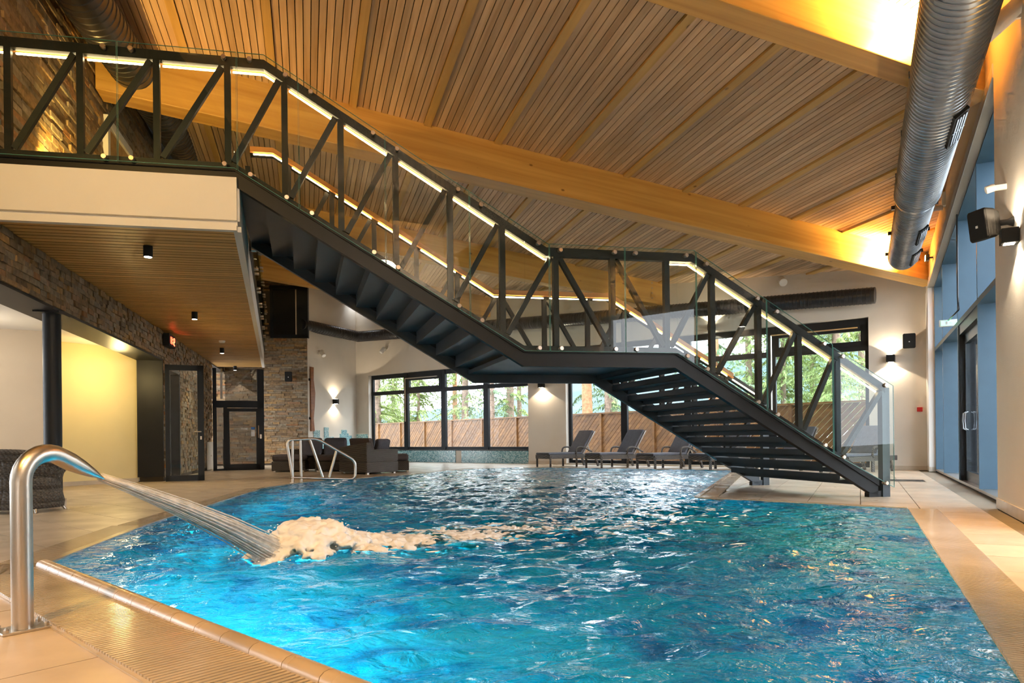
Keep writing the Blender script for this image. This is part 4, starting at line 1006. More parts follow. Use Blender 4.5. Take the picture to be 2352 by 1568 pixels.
# open glass door at the stone wall
da_, db_ = V((*fl(381, 1108), 0)), V((*fl(470, 1105), 0)); dv = (db_ - da_).normalized(); dn_ = V((-dv.y, dv.x, 0)); dw = (db_ - da_).length
dh = onl(420, 838, da_, dv)[2]
door2 = thing('door_2', da_, 'open black framed glass door beside the stone wall', 'door', kind='structure')
m = MB()
for a, b, z0_, z1_ in ((0, dw, .02, .14), (0, dw, dh - .11, dh), (0, .08, .02, dh), (dw - .12, dw, .02, dh)): slab(m, da_, dv, dn_, a, b, z0_, z1_, .06)
leaf_ = m.build('door_leaf', M['frame'], door2); slab(MB(), da_ + dn_ * .025, dv, dn_, .08, dw - .12, .14, dh - .11, .012).build('door_pane', M['glass'], door2)
hp = da_ + dv * (dw - .06) - dn_ * .05 + Zv * (onl(460, 991, da_, dv)[2]); MB().tube([hp + dn_ * .05, hp, hp - dv * .13], .012, 8).build('door_handle', M['steel'], leaf_, smooth=True)
MB().box(hp - Zv * .13 + dn_ * .04, dv * .015, dn_ * .01, Zv * .035).build('lock', M['steel'], leaf_)
m = MB(); slab(m, L0 + ln_in * .06, ld, lnrm, .40, .48, 0, 2.47, .3); slab(m, L0 + ln_in * .06, ld, lnrm, 1.40, 1.48, 0, 2.47, .3); slab(m, L0 + ln_in * .06, ld, lnrm, .4, 1.48, 2.40, 2.48, .3)
struct(m, 'trim_6', M['frame'], 'black door frame in the stone wall', 'trim')
m = MB(); slab(m, L0 + lnrm * .6, ld, lnrm, .2, 1.7, 0, 2.6, .05); struct(m, 'wall_passage', M['beige'])
# clock
p = onwall(382, 783, L0, ld, .06, ln_in); o = thing('digital_clock', p, 'red digital wall clock reading 11:12 on the stone lintel', 'clock')
ck = MB().box(p + ln_in * .06, ld * .30, ln_in * .06, Zv * .13).build('case', M['spk'], o, bevel=.006)
fn = (-ld * .0 + ln_in); fx = -ld * -1.0
cdir = ld
seg = {'1': [(1, 0, 1, 1), (1, 1, 1, 2)], '2': [(0, 2, 1, 2), (1, 1, 1, 2), (0, 1, 1, 1), (0, 0, 0, 1), (0, 0, 1, 0)]}
xo = -.215
for ch in '11:12':
    if ch == ':':
        for zz in (-.035, .035): MB().box(p + ln_in * .124 + cdir * (xo + .02) + Zv * zz, cdir * .009, ln_in * .003, Zv * .009).build('digit', M['redled'], ck)
        xo += .05; continue
    m = MB()
    for x0_, y0_, x1_, y1_ in seg[ch]: m.bar(p + ln_in * .124 + cdir * (xo + x0_ * .06) + Zv * (-.075 + y0_ * .075), p + ln_in * .124 + cdir * (xo + x1_ * .06) + Zv * (-.075 + y1_ * .075), .016, .006, Zv if y0_ == y1_ else cdir)
    m.build('digit', M['redled'], ck); xo += .105
# smoke detector
y_ = (SOF - .03 - H) / ray(510, 785)[2]; p = at(510, 785, y_)
tag(MB().tube([p + Zv * .03, p, p - Zv * .02], [.07, .07, .05], 20).build('smoke_detector', M['white'], smooth='auto'), 'round white smoke detector on the slatted soffit', 'detector')
# white panel on the wall behind the door
pq = onl(473, 1060, L0, ld)[3]; pz = onl(480, 1036, L0, ld)[2]
o = thing('wall_panel', L0 + ld * pq, 'low white access panel on the stone wall beside the lift', 'panel')
MB().box(L0 + ld * (pq + .35) + ln_in * .07 + Zv * .42, ld * .5, ln_in * .02, Zv * .40).build('cover', M['white'], o, bevel=.006); MB().box(L0 + ld * (pq + .35) + ln_in * .095 + Zv * .42, ld * .02, ln_in * .006, Zv * .02).build('catch', M['steel'], o)
# lift with black frame and glass door
la, lb = V((*fl(490, 1081), 0)), V((*fl(606, 1078), 0)); lv = (lb - la).normalized(); lnn = V((-lv.y, lv.x, 0)); lw2 = (lb - la).length
lz = lambda py: onl(550, py, la, lv)[2]; lx = lambda px: onl(px, 1000, la, lv)[3]
lift = thing('platform_lift', la, 'black framed glass platform lift at the end of the gallery', 'lift')
LT = lz(846)
for a, b, z0_, z1_ in ((0, .10, 0, LT), (lw2 - .16, lw2, 0, LT), (lx(518) - .05, lx(518) + .05, 0, lz(935)), (0, lw2, lz(936), lz(920)), (0, lw2, 0, .05)):
    slab(MB(), la, lv, lnn, a, b, z0_, z1_, .10).build('frame_bar', M['frame'], lift)
dl_ = MB()
a, b = lx(521), lx(597)
for s0_, s1_, z0_, z1_ in ((a, b, .05, .17), (a, b, lz(937) - .1, lz(937)), (a, a + .07, .05, lz(937)), (b - .10, b, .05, lz(937))): slab(dl_, la - lnn * .03, lv, lnn, s0_, s1_, z0_, z1_, .06)
ldr = dl_.build('lift_door', M['frame'], lift); slab(MB(), la, lv, lnn, a + .06, b - .1, .16, lz(937) - .1, .012).build('door_pane', M['dglass'], ldr)
slab(MB(), la + lnn * .03, lv, lnn, lx(518), lw2 - .1, lz(920), LT, .012).build('upper_pane', M['dglass'], lift); slab(MB(), la + lnn * .03, lv, lnn, .1, lx(514), .05, lz(936), .012).build('side_pane', M['dglass'], lift)
def sticker(px, py, hw, hh, mat, nm='sticker', par=ldr): 
    q = V(onl(px, py, la - lnn * .02, lv)[:3]); return MB().box(q, lv * hw, lnn * .004, Zv * hh).build(nm, M[mat], par)
sticker(561, 984, .09, .025, 'paper', 'notice'); sticker(581, 993, .05, .11, 'paper', 'access_sign'); k = sticker(581, 984, .05, .04, 'blue', 'access_symbol'); 
hq = V(onl(594, 991, la - lnn * .06, lv)[:3]); MB().bar(hq - Zv * .18, hq + Zv * .18, .025, .025).build('pull_handle', M['steel'], ldr); hq = V(onl(599, 1002, la - lnn * .03, lv)[:3]); MB().box(hq, lv * .025, lnn * .02, Zv * .06).build('lock', M['steel'], ldr)
for k in range(3):
    q = lb + lnn * .02; MB().box(q + lnn * (.6 * k + .2) + Zv * LT / 2 , lv * .03, lnn * .04, Zv * LT / 2).build('side_post', M['frame'], lift)
for z_ in (.5, 1.4, 2.4): MB().bar(lb + Zv * z_, lb + lnn * 1.4 + Zv * z_, .05, .06).build('side_rail', M['frame'], lift)
m = MB(); slab(m, la + lnn * .15, lv, lnn, .2, .26, lz(915), LT, .05); m.build('guide_rail', M['white'], lift)
MB().bar(la + lnn * .2 + lv * .35 + Zv * .1, la + lnn * .2 + lv * .35 + Zv * .9, .16, .12).build('radiator', M['white'], lift)
# black framed window in the tower
o = thing('window_4', t0 + td * h0 + Zv * hz0, 'black framed dark window high in the stone tower', 'window', kind='structure')
m = MB(); q = t0 - tn * .12
for a, b, c_, e_ in ((h0, h0 + .09, hz0, hz1), (pxs(686, t0, td), h1, hz0, hz1), (h0, h1, hz0, hz0 + .1), (h0, h1, hz1 - .12, hz1)): slab(m, q, td, tn, a, b, c_, e_, .2)
m.build('window_frame', M['frame'], o); slab(MB(), q + tn * .08, td, tn, h0 + .05, pxs(688, t0, td), hz0 + .05, hz1 - .05, .03).build('pane', M['spk'], o)
slab(MB(), q + tn * .06, td, tn, pxs(681, t0, td), pxs(684, t0, td), hz0 + .1, hz1 - .12, .03).build('reveal_strip', M['skirt'], o)
# wooden plank on the white wall, mosaic skyline
pk = onwall(714, 990, TW, gd, 0, -gn); zt_ = onl(714, 842, TW - gn * .05, gd)[2]; pzb = pk.z
o = thing('wall_plank', pk, 'rough edged dark wooden plank standing upright on the cream wall', 'plank')
m = MB(); wv_ = [(0, .15), (.2, .10), (.4, .17), (.6, .20), (.8, .12), (1, .13)]
for (u0, w0_), (u1, w1_) in zip(wv_[:-1], wv_[1:]):
    za, zb_ = pzb + (zt_ - pzb) * u0, pzb + (zt_ - pzb) * u1; c = V((pk.x, pk.y, 0)) - gn * .05
    m.hexa([c + Zv * za - gd * .05, c + Zv * za + gd * w0_ * 1.2, c + Zv * za + gd * w0_ * 1.2 + gn * .04, c + Zv * za - gd * .05 + gn * .04], [c + Zv * zb_ - gd * .05, c + Zv * zb_ + gd * w1_ * 1.2, c + Zv * zb_ + gd * w1_ * 1.2 + gn * .04, c + Zv * zb_ - gd * .05 + gn * .04])
m.build('board', M['plank'], o)
for u in (.2, .8): MB().box(V((pk.x, pk.y, pzb + (zt_ - pzb) * u)) - gn * .02 - gd * .08, gd * .04, gn * .02, Zv * .04).build('bracket', M['spk'], o)
sky = [(720, 734, 988), (734, 744, 1010), (744, 754, 981), (754, 766, 1003), (766, 780, 1008), (780, 784, 996), (784, 796, 987), (796, 800, 995), (800, 807, 1000), (807, 822, 1006)]
m = MB(); 
for x0_, x1_, yt in sky:
    s0_, s1_ = onl(x0_, 1000, TW, gd)[3], onl(x1_, 1000, TW, gd)[3]; slab(m, TW - gn * .02, gd, gn, s0_, s1_, 0, onl((x0_ + x1_) / 2, yt, TW, gd)[2], .02)
tag(m.build('mosaic_skyline', M['mosaic']), 'blue mosaic stepped like a city skyline behind the sofas', 'mosaic')
m = MB(); slab(m, W0 + wn_in * .03, wd, wnrm, WS0, sA0 - .05, zA0 - .03, 1.05, .03); tag(m.build('mosaic_corner', M['mosaic']), 'small blue mosaic patch in the corner left of the window', 'mosaic')
# ------------------------------------------------------------------ wicker seating group
def rbox(m, c, ax, ay, z0_, z1_): m.box(V((c.x, c.y, (z0_ + z1_) / 2)), ax, ay, (0, 0, (z1_ - z0_) / 2)); return m
def feet(o, c, ax, ay):
    for a in (-1, 1):
        for b in (-1, 1): rbox(MB(), c + ax * a * .85 + ay * b * .85, ax.normalized() * .03, ay.normalized() * .03, 0, .05).build('foot', M['steel'], o)
def pouf(name, c, ang, w, d_, h, lab, cat, wm='wick'):
    x_ = V((*dr(ang), 0)); y_ = V((-x_.y, x_.x, 0)); o = thing(name, c, lab, cat)
    feet(o, c, x_ * w / 2, y_ * d_ / 2); rbox(MB(), c, x_ * w / 2, y_ * d_ / 2, .04, h * .62).build('wicker_base', M[wm], o, bevel=.02)
    rbox(MB(), c, x_ * (w / 2 - .01), y_ * (d_ / 2 - .01), h * .63, h).build('seat_cushion', M['cushion2'], o, bevel=.05); return o, x_, y_
def gpt(px, py): return V((*fl(px, py), 0))
pouf('footstool', gpt(656, 1084) + V((0, .5, 0)), 82, .86, 1.0, .46, 'wide dark wicker footstool at the left end of the sofa group', 'footstool')
pouf('footstool', gpt(910, 1084) + V((.0, .45, 0)), 80, .5, .85, .46, 'small dark wicker footstool right of the wicker armchair', 'footstool')
c = gpt(752, 1084) + V((.0, .62, 0)); o, x_, y_ = pouf('wicker_sofa', c, 84, .80, .95, .45, 'dark wicker sofa with two loose back cushions behind the pool rail', 'sofa')
rbox(MB(), c + y_ * .5 - x_ * .35, x_ * .95, y_ * .09, .04, .60).build('backrest', M['wick'], o, bevel=.02)
for k in (-1, 1):
    q = c + y_ * .3 - x_ * (.32 - k * .33); m = MB(); m.box(q + Zv * .66, x_ * .31, y_ * .075 + Zv * .03, Zv * .23 + y_ * .06); m.build('back_cushion', M['cushion'], o, bevel=.06)
cA_, cB_ = gpt(779, 1087), gpt(843, 1090)
x_ = (cB_ - cA_).normalized(); y_ = V((-x_.y, x_.x, 0)); w = (cB_ - cA_).length; D_ = .95
c = (cA_ + cB_) / 2 + y_ * D_ / 2
o = thing('wicker_armchair', c, 'dark wicker lounge armchair turned towards the window beside the pool rail', 'armchair')
feet(o, c, x_ * w / 2, y_ * D_ / 2)
rbox(MB(), c, x_ * w / 2, y_ * D_ / 2, .04, .30).build('wicker_base', M['wick2'], o, bevel=.02)
rbox(MB(), c - x_ * (w / 2 - .07), x_ * .07, y_ * D_ / 2, .30, .60).build('armrest', M['wick2'], o, bevel=.02)
rbox(MB(), c + x_ * (w / 2 - .07), x_ * .07, y_ * D_ / 2, .30, .60).build('armrest', M['wick2'], o, bevel=.02)
m = MB(); q = c - y_ * (D_ / 2 - .08); m.hexa([q - x_ * w / 2 - y_ * .08 + Zv * .3, q + x_ * w / 2 - y_ * .08 + Zv * .3, q + x_ * w / 2 + y_ * .08 + Zv * .3, q - x_ * w / 2 + y_ * .08 + Zv * .3], [q - x_ * w / 2 - y_ * .08 + Zv * .66, q + x_ * w / 2 - y_ * .08 + Zv * .78, q + x_ * w / 2 + y_ * .08 + Zv * .78, q - x_ * w / 2 + y_ * .08 + Zv * .66]); m.build('backrest', M['wick2'], o, bevel=.03)
rbox(MB(), c + y_ * .08, x_ * (w / 2 - .15), y_ * (D_ / 2 - .1), .30, .44).build('seat_cushion', M['cushion2'], o, bevel=.04)
m = MB(); m.box(q + y_ * .2 + Zv * .66, x_ * (w / 2 - .16), y_ * .07, Zv * .22 - y_ * .04); m.build('back_cushion', M['cushion2'], o, bevel=.05)
pw = thing('throw_pillow', c + x_ * .25 + Zv * .7, 'square dark pillow leaning on the wicker armchair', 'pillow'); m = MB(); m.box(c + x_ * .26 + y_ * .22 + Zv * .66, x_ * .07 - Zv * .02, y_ * .2, Zv * .19 + x_ * .06); m.build('pillow_cover', M['cushion'], pw, bevel=.05)
m = MB(); rbox(m, pw.location * 0 + V((pw.location.x, pw.location.y, 0)) + x_ * .1, x_ * .01, y_ * .01, .86, .865); 
# wicker tub chair at the left edge
cc_ = gpt(62, 1178) + V((-.17, .22, 0)); o = thing('wicker_tub_chair', cc_, 'dark brown wicker tub chair behind the steel water spout', 'armchair')
m = MB(); nS = 30; a0_ = math.radians(-215); a1_ = math.radians(35); rows = []
for zi, (z_, r_) in enumerate(((.05, .40), (.12, .41), (.28, .375), (.46, .37), (.62, .40), (.72, .455), (.75, .47))):
    row = []
    for k in range(nS + 1):
        t = k / nS; a = a0_ + (a1_ - a0_) * t; back = max(0, math.sin(math.pi * t)) ** .7
        zz = z_ * (.74 + .26 * back) if z_ > .4 else z_
        row.append(cc_ + V((math.cos(a) * r_, math.sin(a) * r_ * 1.0, zz)))
    rows.append(row)
for i in range(len(rows) - 1):
    for k in range(nS): m.quad(rows[i][k], rows[i][k + 1], rows[i + 1][k + 1], rows[i + 1][k])
sh = m.build('wicker_shell', M['wick2'], o, smooth=True); md = sh.modifiers.new('solid', 'SOLIDIFY'); md.thickness = .04
MB().tube([r for r in rows[-1]], .03, 10).build('rim', M['wick2'], o, smooth=True)
MB().tube([cc_ + Zv * .30, cc_ + Zv * .32, cc_ + Zv * .42, cc_ + Zv * .45], [.33, .36, .36, .32], 28).build('seat_cushion', M['cushion'], o, smooth='auto')
for a in (-140, -40, 40, 140):
    q = cc_ + V((math.cos(math.radians(a)), math.sin(math.radians(a)), 0)) * .37; MB().tube([q + Zv * .07, q * 1 + (q - cc_) * .12], [.022, .016], 10).build('leg', M['steel'], o, smooth='auto')
# stainless pool handrail
HD = 13.42; hp_ = lambda px, py: at(px, py, HD + (px - 672) * .004)
o = thing('pool_handrail', (hp_(680, 1109).x, HD, 0), 'stainless steel pool entry handrail in front of the wicker sofas', 'handrail')
rr_ = .03
def rounded(pts, r=.06, n=5):
    out = [pts[0]]
    for a, b, c in zip(pts[:-2], pts[1:-1], pts[2:]):
        u, v = (a - b), (c - b); ru = min(r, u.length * .45); rv_ = min(r, v.length * .45); p0, p1 = b + u.normalized() * ru, b + v.normalized() * rv_
        for i in range(n + 1):
            t = i / n; out.append(p0 * (1 - t) ** 2 + b * 2 * t * (1 - t) + p1 * t * t)
    return out + [pts[-1]]
loop = [hp_(672, 1096), hp_(658, 1010), hp_(728, 1007), hp_(816, 1058), hp_(816, 1100), hp_(668, 1096)]
MB().tube(rounded(loop, .12), rr_, 12).build('rail', M['steel'], o, smooth='auto')
def post_(a, b): MB().tube([a, b], rr_ * .92, 12).build('post', M['steel'], o, smooth='auto')
b1_ = hp_(672, 1109); b1_.z = 0; b2_ = hp_(692, 1109); b2_.z = 0
post_(b1_, hp_(672, 1010)); post_(b2_, hp_(690, 1009)); post_(hp_(711, 1008), hp_(742, 1098)); post_(hp_(773, 1034), hp_(755, 1099))
for b in (b1_, b2_): MB().tube([b + Zv * .001, b + Zv * .02], .06, 16).build('floor_flange', M['steel'], o, smooth='auto')
# ------------------------------------------------------------------ water spout, stream and foam
JB = gpt(52, 1446); o = thing('water_spout', JB, 'curved brushed steel water spout bolted to the near pool deck', 'water spout')
jd = V((JD.x, JD.y, 0)).normalized(); r_ = ray(232, 1095); tt = None
k_ = (JB.x * 1 - r_[0] * JB.y) / (r_[0] * jd.y - jd.x); NZ = at(232, 1096, JB.y + jd.y * k_)
topz = .80
pth = [JB + Zv * .0, JB + Zv * .3, JB + Zv * .60]
for k in range(0, 11):
    a = math.radians(118) * k / 10; R_ = .125
    pth.append(JB + Zv * (topz - R_ + math.sin(a) * R_) + jd * (R_ - math.cos(a) * R_))
last = pth[-1]; dirn = (NZ - last)
for t in (.25, .5, .75, .9, 1.0): pth.append(last + dirn * t)
nP = len(pth); rad = [.043] * (nP - 5) + [.044, .041, .034, .026, .020]; flt = [(1, 1)] * (nP - 5) + [(1, 1), (1.05, .9), (1.15, .72), (1.3, .5), (1.45, .35)]
MB().tube(pth, rad, 24, flat=flt).build('pipe', M['steel'], o, smooth='auto')
pa, pb2 = ab, V((-ab.y, ab.x, 0))
pd_ = V((*dr(38), 0)); pe_ = V((pd_.y, -pd_.x, 0))
pl_ = MB().box(JB + Zv * .006, pd_ * .095, pe_ * .07, Zv * .006).build('base_plate', M['steel'], o, bevel=.003)
for a in (-1, 1):
    for b in (-1, 1): q = JB + pd_ * a * .078 + pe_ * b * .055; MB().tube([q + Zv * .012, q + Zv * .024, q + Zv * .03, q + Zv * .036], [.012, .012, .007, .004], 6).build('bolt', M['steel'], pl_)
tip = NZ; end = V((SP.x, SP.y, .03)); hdir = V((end.x - tip.x, end.y - tip.y, 0)); pts, rad, flt = [], [], []
random.seed(3)
z_slope = dirn.normalized(); s0z = z_slope.z / math.hypot(z_slope.x, z_slope.y)
for k in range(25):
    t = k / 24; p = tip + hdir * t; ln_ = hdir.length
    lin = tip.z + (end.z - tip.z) * t; p.z = lin + .03 * math.sin(math.pi * t)
    pts.append(p + V((noise.noise(p * 5) * .004, 0, noise.noise(p * 6 + V((4, 4, 4))) * .004))); rad.append(.022 + .075 * t ** 1.0 + .006 * noise.noise(p * 14)); flt.append((1.35 - .35 * t, .5 + .5 * t))
sm = MB(); axd = hdir.normalized(); axs = V((axd.y, -axd.x, 0)); axu = axs.cross((end - tip).normalized())
if axu.z < 0: axu = -axu
sm.tube(pts, [r_ * .95 for r_ in rad], 16, flat=flt)
for k in range(80):
    a = random.uniform(0, 6.283); q_ = .55 + .6 * random.random(); t0_ = random.uniform(0, .55) * (0 if k < 50 else 1); t1_ = min(1.0, t0_ + random.uniform(.3, .7)) if k >= 50 else 1.0; sp_, sr_ = [], []
    for u in range(9):
        t = t0_ + (t1_ - t0_) * u / 8; f = t * 24; i0 = min(23, int(f)); p = pts[i0].lerp(pts[i0 + 1], f - i0); R_ = (.020 + .078 * t) * q_
        sp_.append(p + axs * math.cos(a) * R_ * 1.15 + axu * math.sin(a) * R_ * .9 - Zv * .05 * max(0, -math.sin(a)) * t * t); sr_.append(max(.0015, (.0025 + .0045 * t) * math.sin(math.pi * min(1, (u + .6) / 9))))
    sm.tube(sp_, sr_, 5)
tag(sm.build('water_stream', M['jetw'], smooth=True), 'white stream of water arcing from the steel spout into the pool', 'water stream', kind='stuff')
# foam mound: bumpy height field drawn out downstream
fo = MB(); fl_ = (V((*fl(1000, 1245), 0)) - SP).normalized(); fs = V((fl_.y, -fl_.x, 0)); org = SP - fl_ * .22
_bi = bmesh.new(); bmesh.ops.create_icosphere(_bi, subdivisions=2, radius=1); _bi.verts.ensure_lookup_table()
_iv = [v_.co.copy() for v_ in _bi.verts]; _if = [tuple(v_.index for v_ in f_.verts) for f_ in _bi.faces]; _bi.free()
for k in range(1100):
    u = random.random() ** 1.35; v_ = random.gauss(0, .42)
    if abs(v_) > 1: continue
    env = (1 - v_ * v_) * min(1, u * 9 + .15) * (1 - u) ** .55; hgt = (.21 * math.exp(-((u - .15) / .12) ** 2) + .085 * (1 - u)) * env
    p = org + fl_ * (u * 2.9) + fs * v_ * (.28 + .5 * min(1, u * 1.5)) + Zv * hgt * random.random() ** .6; r = random.uniform(.025, .065) * (.55 + .65 * env); n0_ = len(fo.v)
    ex = V((1.25, 1.0, random.uniform(.55, .9)))
    for c_ in _iv:
        d_ = 1 + .6 * noise.noise(c_ * 1.8 + p * 9) + .3 * noise.noise(c_ * 4 + p * 13); fo.v.append(tuple(p + V((c_.x * ex.x, c_.y * ex.y, c_.z * ex.z)) * r * d_))
    fo.f += [tuple(n0_ + a_ for a_ in f_) for f_ in _if]
fob = fo.build('water_foam', M['foam'], smooth=True)
md = fob.modifiers.new('merge', 'REMESH'); md.mode = 'VOXEL'; md.voxel_size = .013; md.use_smooth_shade = True
md = fob.modifiers.new('soften', 'SMOOTH'); md.factor = .5; md.iterations = 4
fx = bpy.data.textures.new('froth', 'CLOUDS'); fx.noise_scale = .04; fx.noise_depth = 3
md = fob.modifiers.new('froth', 'DISPLACE'); md.texture = fx; md.strength = .045; md.texture_coords = 'LOCAL'
tag(fob, 'mound of white churning foam where the stream hits the pool', 'foam', kind='stuff')
sp = MB()
for k in range(1800):
    a = random.uniform(0, 6.28); r0_ = abs(random.gauss(0, .17)); p = SP + V((math.cos(a) * r0_, math.sin(a) * r0_, 0)) + fl_ * random.uniform(-.12, .5) + Zv * random.uniform(.03, .26) * math.exp(-r0_ * 3)
    s_ = random.uniform(.002, .007)
    sp.hexa([p + V((s_, 0, 0)), p + V((-s_, s_, 0)), p + V((-s_, -s_, 0))], [p + V((s_ * .4, 0, s_)), p + V((-s_ * .4, s_ * .4, s_)), p + V((-s_ * .4, -s_ * .4, s_))])
tag(sp.build('water_spray', M['foam']), 'fine white spray droplets around the foaming splash', 'spray', kind='stuff')
# thin foam streaks drifting downstream
fm2 = MB()
for k in range(420):
    u = random.random() ** 1.3 * 4.4; p = SP + fl_ * (u + .4) + fs * random.gauss(0, .30 + .12 * u)
    if not inpoly(p, poolpts) or edist(p, poolpts) < .15: continue
    L_, w_ = random.uniform(.012, .065), random.uniform(.004, .014); an = random.gauss(.1, .35); dx = V((math.cos(an), math.sin(an), 0)); dy = V((-dx.y, dx.x, 0)); pts = []
    for t in range(12):
        a = t / 12 * 6.283; q = p + dx * math.cos(a) * L_ * random.uniform(.7, 1.2) + dy * math.sin(a) * w_ * random.uniform(.6, 1.3); f = min(1, edist(q, poolpts) / .35)
        pts.append(V((q.x, q.y, .022 + wave(V((q.x, q.y, 0))) * (.2 + .8 * f) * 1.15 + .004)))
    c_ = sum(pts, V((0, 0, 0))) / 12 + Zv * .006
    for t in range(12): fm2.quad(pts[t], pts[(t + 1) % 12], c_)
tag(fm2.build('foam_flecks', M['foam'], smooth=True), 'scattered flecks of white foam drifting on the pool water', 'foam', kind='stuff')
# ------------------------------------------------------------------ sun loungers
def lounger(foot, lab):
    x_ = V((*dr(58), 0)); y_ = V((-x_.y, x_.x, 0)); W_, Ln = .33, 1.9
    o = thing('sun_lounger', foot, lab, 'sun lounger', 'grey sun loungers in a row by the window')
    P = lambda u, v_, z: foot + x_ * u + y_ * v_ * W_ + Zv * z
    m = MB()
    for v_ in (-1, 1): m.bar(P(0, v_, .30), P(Ln, v_, .30), .05, .11)
    m.bar(P(0, -1, .30), P(0, 1, .30), .05, .11); m.bar(P(Ln, -1, .30), P(Ln, 1, .30), .05, .09)
    for k in range(6): m.bar(P(.1 + k * .22, -1, .33), P(.1 + k * .22, 1, .33), .05, .02)
    m.build('frame', M['wick2'], o)
    for u, v_, du in ((.03, -1, 0), (.03, 1, 0), (.95, -1, 0), (.95, 1, 0), (1.62, -1, .12), (1.62, 1, .12)):
        MB().bar(P(u, v_, .32), P(u + du, v_, 0), .055, .055).build('leg', M['wick2'], o)
    MB().hexa([P(-.02, -.98, .355), P(1.18, -.98, .355), P(1.18, .98, .355), P(-.02, .98, .355)], [P(-.02, -.98, .415), P(1.18, -.98, .415), P(1.18, .98, .415), P(-.02, .98, .415)]).build('seat_pad', M['sling'], o, bevel=.02)
    b0_, b1__ = P(1.16, 0, .38), P(1.60, 0, 1.02); bd_ = (b1__ - b0_).normalized(); nn = y_.cross(bd_).normalized()
    if nn.x * x_.x + nn.y * x_.y < 0: nn = -nn
    mb = MB(); mb.box((b0_ + b1__) / 2 - nn * .03, bd_ * (b1__ - b0_).length / 2, y_ * W_ * .96, nn * .03); mb.build('back_pad', M['sling'], o, bevel=.02)
    bf = MB()
    for v_ in (-1, 1): bf.bar(b0_ + y_ * v_ * W_ * .95 + nn * .03, b1__ + y_ * v_ * W_ * .95 + nn * .03, .04, .04)
    bf.bar(b1__ - y_ * W_ + nn * .03, b1__ + y_ * W_ + nn * .03, .04, .04); bf.bar(P(1.5, 0, .84), P(1.75, 0, .32), .03, .03); bf.build('back_frame', M['steel'], o)
    for v_ in (-1, 1):
        MB().tube(rounded([P(.92, v_ * 1.04, .30), P(.93, v_ * 1.04, .50), P(1.0, v_ * 1.04, .56), P(1.2, v_ * 1.04, .56), P(1.5, v_ * 1.04, .42)], .09), .024, 8).build('armrest', M['wick2'], o, smooth=True)
    return o
labs = ['grey sun lounger nearest the white pillar, leftmost of the row', 'grey sun lounger second from the white pillar', 'grey sun lounger third from the white pillar, half behind the stair', 'grey sun lounger fourth from the pillar, mostly behind the stair treads', 'grey sun lounger fifth from the pillar, seen through the stair treads', 'grey sun lounger seen through the glass near the stair foot']
lp = [gpt(1247, 1073), gpt(1362, 1075), gpt(1482, 1077.5), gpt(1606, 1080)]
st_ = (lp[3] - lp[0]) / 3; lp += [lp[3] + st_, lp[3] + st_ * 2.0]
for p, lab in zip(lp, labs): lounger(p, lab)
# floor mat grate
q = gpt(2075, 1104); o = thing('floor_grate', q, 'dark metal foot grate set in the floor near the glass door', 'grate'); MB().box(q + Zv * .004, rd * .25, rn * .34, Zv * .004).build('frame', M['steel'], o)
for k in range(12): MB().box(q + rd * (-.22 + .04 * k) + Zv * .009, rd * .012, rn * .32, Zv * .004).build('bar', M['anth'], o)

# ------------------------------------------------------------------ outside: ground, fence, trees, hill
m = MB(); e = W0 + wnrm * .35
ga, gb = W0 + wd * -140 + wnrm * .3, W0 + wd * (SE + .2) + wnrm * .3
m.quad(*[p - Zv * .14 for p in (ga, gb, gb + wnrm * 220, ga + wnrm * 220)]); gc, ge2 = R0 + rd * -12 + rn * .5, CR + rn * .5
m.quad(*[p - Zv * .10 for p in (gc, gc + rn * 150, ge2 + rn * 150 + rd * 150, ge2 + rd * 3)]); g = struct(m, 'ground_outside', M['ground'], 'forest floor outside the windows', 'ground')
fA, fB = at(861, 973, 40.0), at(1988, 918, 18.3); fA = V((fA.x, fA.y, 0)); fB = V((fB.x, fB.y, 0)); fd = (fB - fA).normalized(); fA -= fd * 2; FL = (fB - fA).length + 8; fn_ = V((fd.y, -fd.x, 0))
if fn_.y > 0: fn_ = -fn_
fence = thing('timber_fence', fA, 'timber privacy fence of diagonal boards outside the windows', 'fence'); FT = 1.74; FB_ = -.12
npan = 15; pw_ = FL / npan
for i in range(npan + 1):
    p = fA + fd * i * pw_; MB().box(p + Zv * (FT + FB_) / 2 + fn_ * .04, fd * .05, fn_ * .05, Zv * (FT - FB_) / 2).build('post', M['fence'], fence)
    if i == npan: continue
    MB().bar(p + Zv * FT + fn_ * .03, p + fd * pw_ + Zv * FT + fn_ * .03, .12, .05).build('cap_rail', M['fence'], fence)
    MB().bar(p + Zv * (FB_ + .06), p + fd * pw_ + Zv * (FB_ + .06), .08, .10).build('bottom_rail', M['fence'], fence)
    z0_, z1_ = FB_ + .1, FT - .03; hh = z1_ - z0_; bw = .20; k = -hh
    while k < pw_:
        poly = []
        def cl(pl, f):
            out = []
            for a, b in zip(pl, pl[1:] + pl[:1]):
                fa_, fb_ = f(a), f(b)
                if fa_ >= 0: out.append(a)
                if fa_ * fb_ < 0: t = fa_ / (fa_ - fb_); out.append((a[0] + (b[0] - a[0]) * t, a[1] + (b[1] - a[1]) * t))
            return out
        pl = [(k, 0), (k + bw - .02, 0), (k + bw - .02 + hh, hh), (k + hh, hh)]
        pl = cl(pl, lambda a: a[0]); pl = cl(pl, lambda a: pw_ - a[0]) if pl else pl
        if len(pl) >= 3:
            bo = random.uniform(0, .012); MB().hexa([p + fd * a + Zv * (z0_ + b) - fn_ * .0 for a, b in pl], [p + fd * a + Zv * (z0_ + b) + fn_ * (.02 + bo) for a, b in pl]).build('board', M['fence'], fence)
        k += bw
random.seed(11)
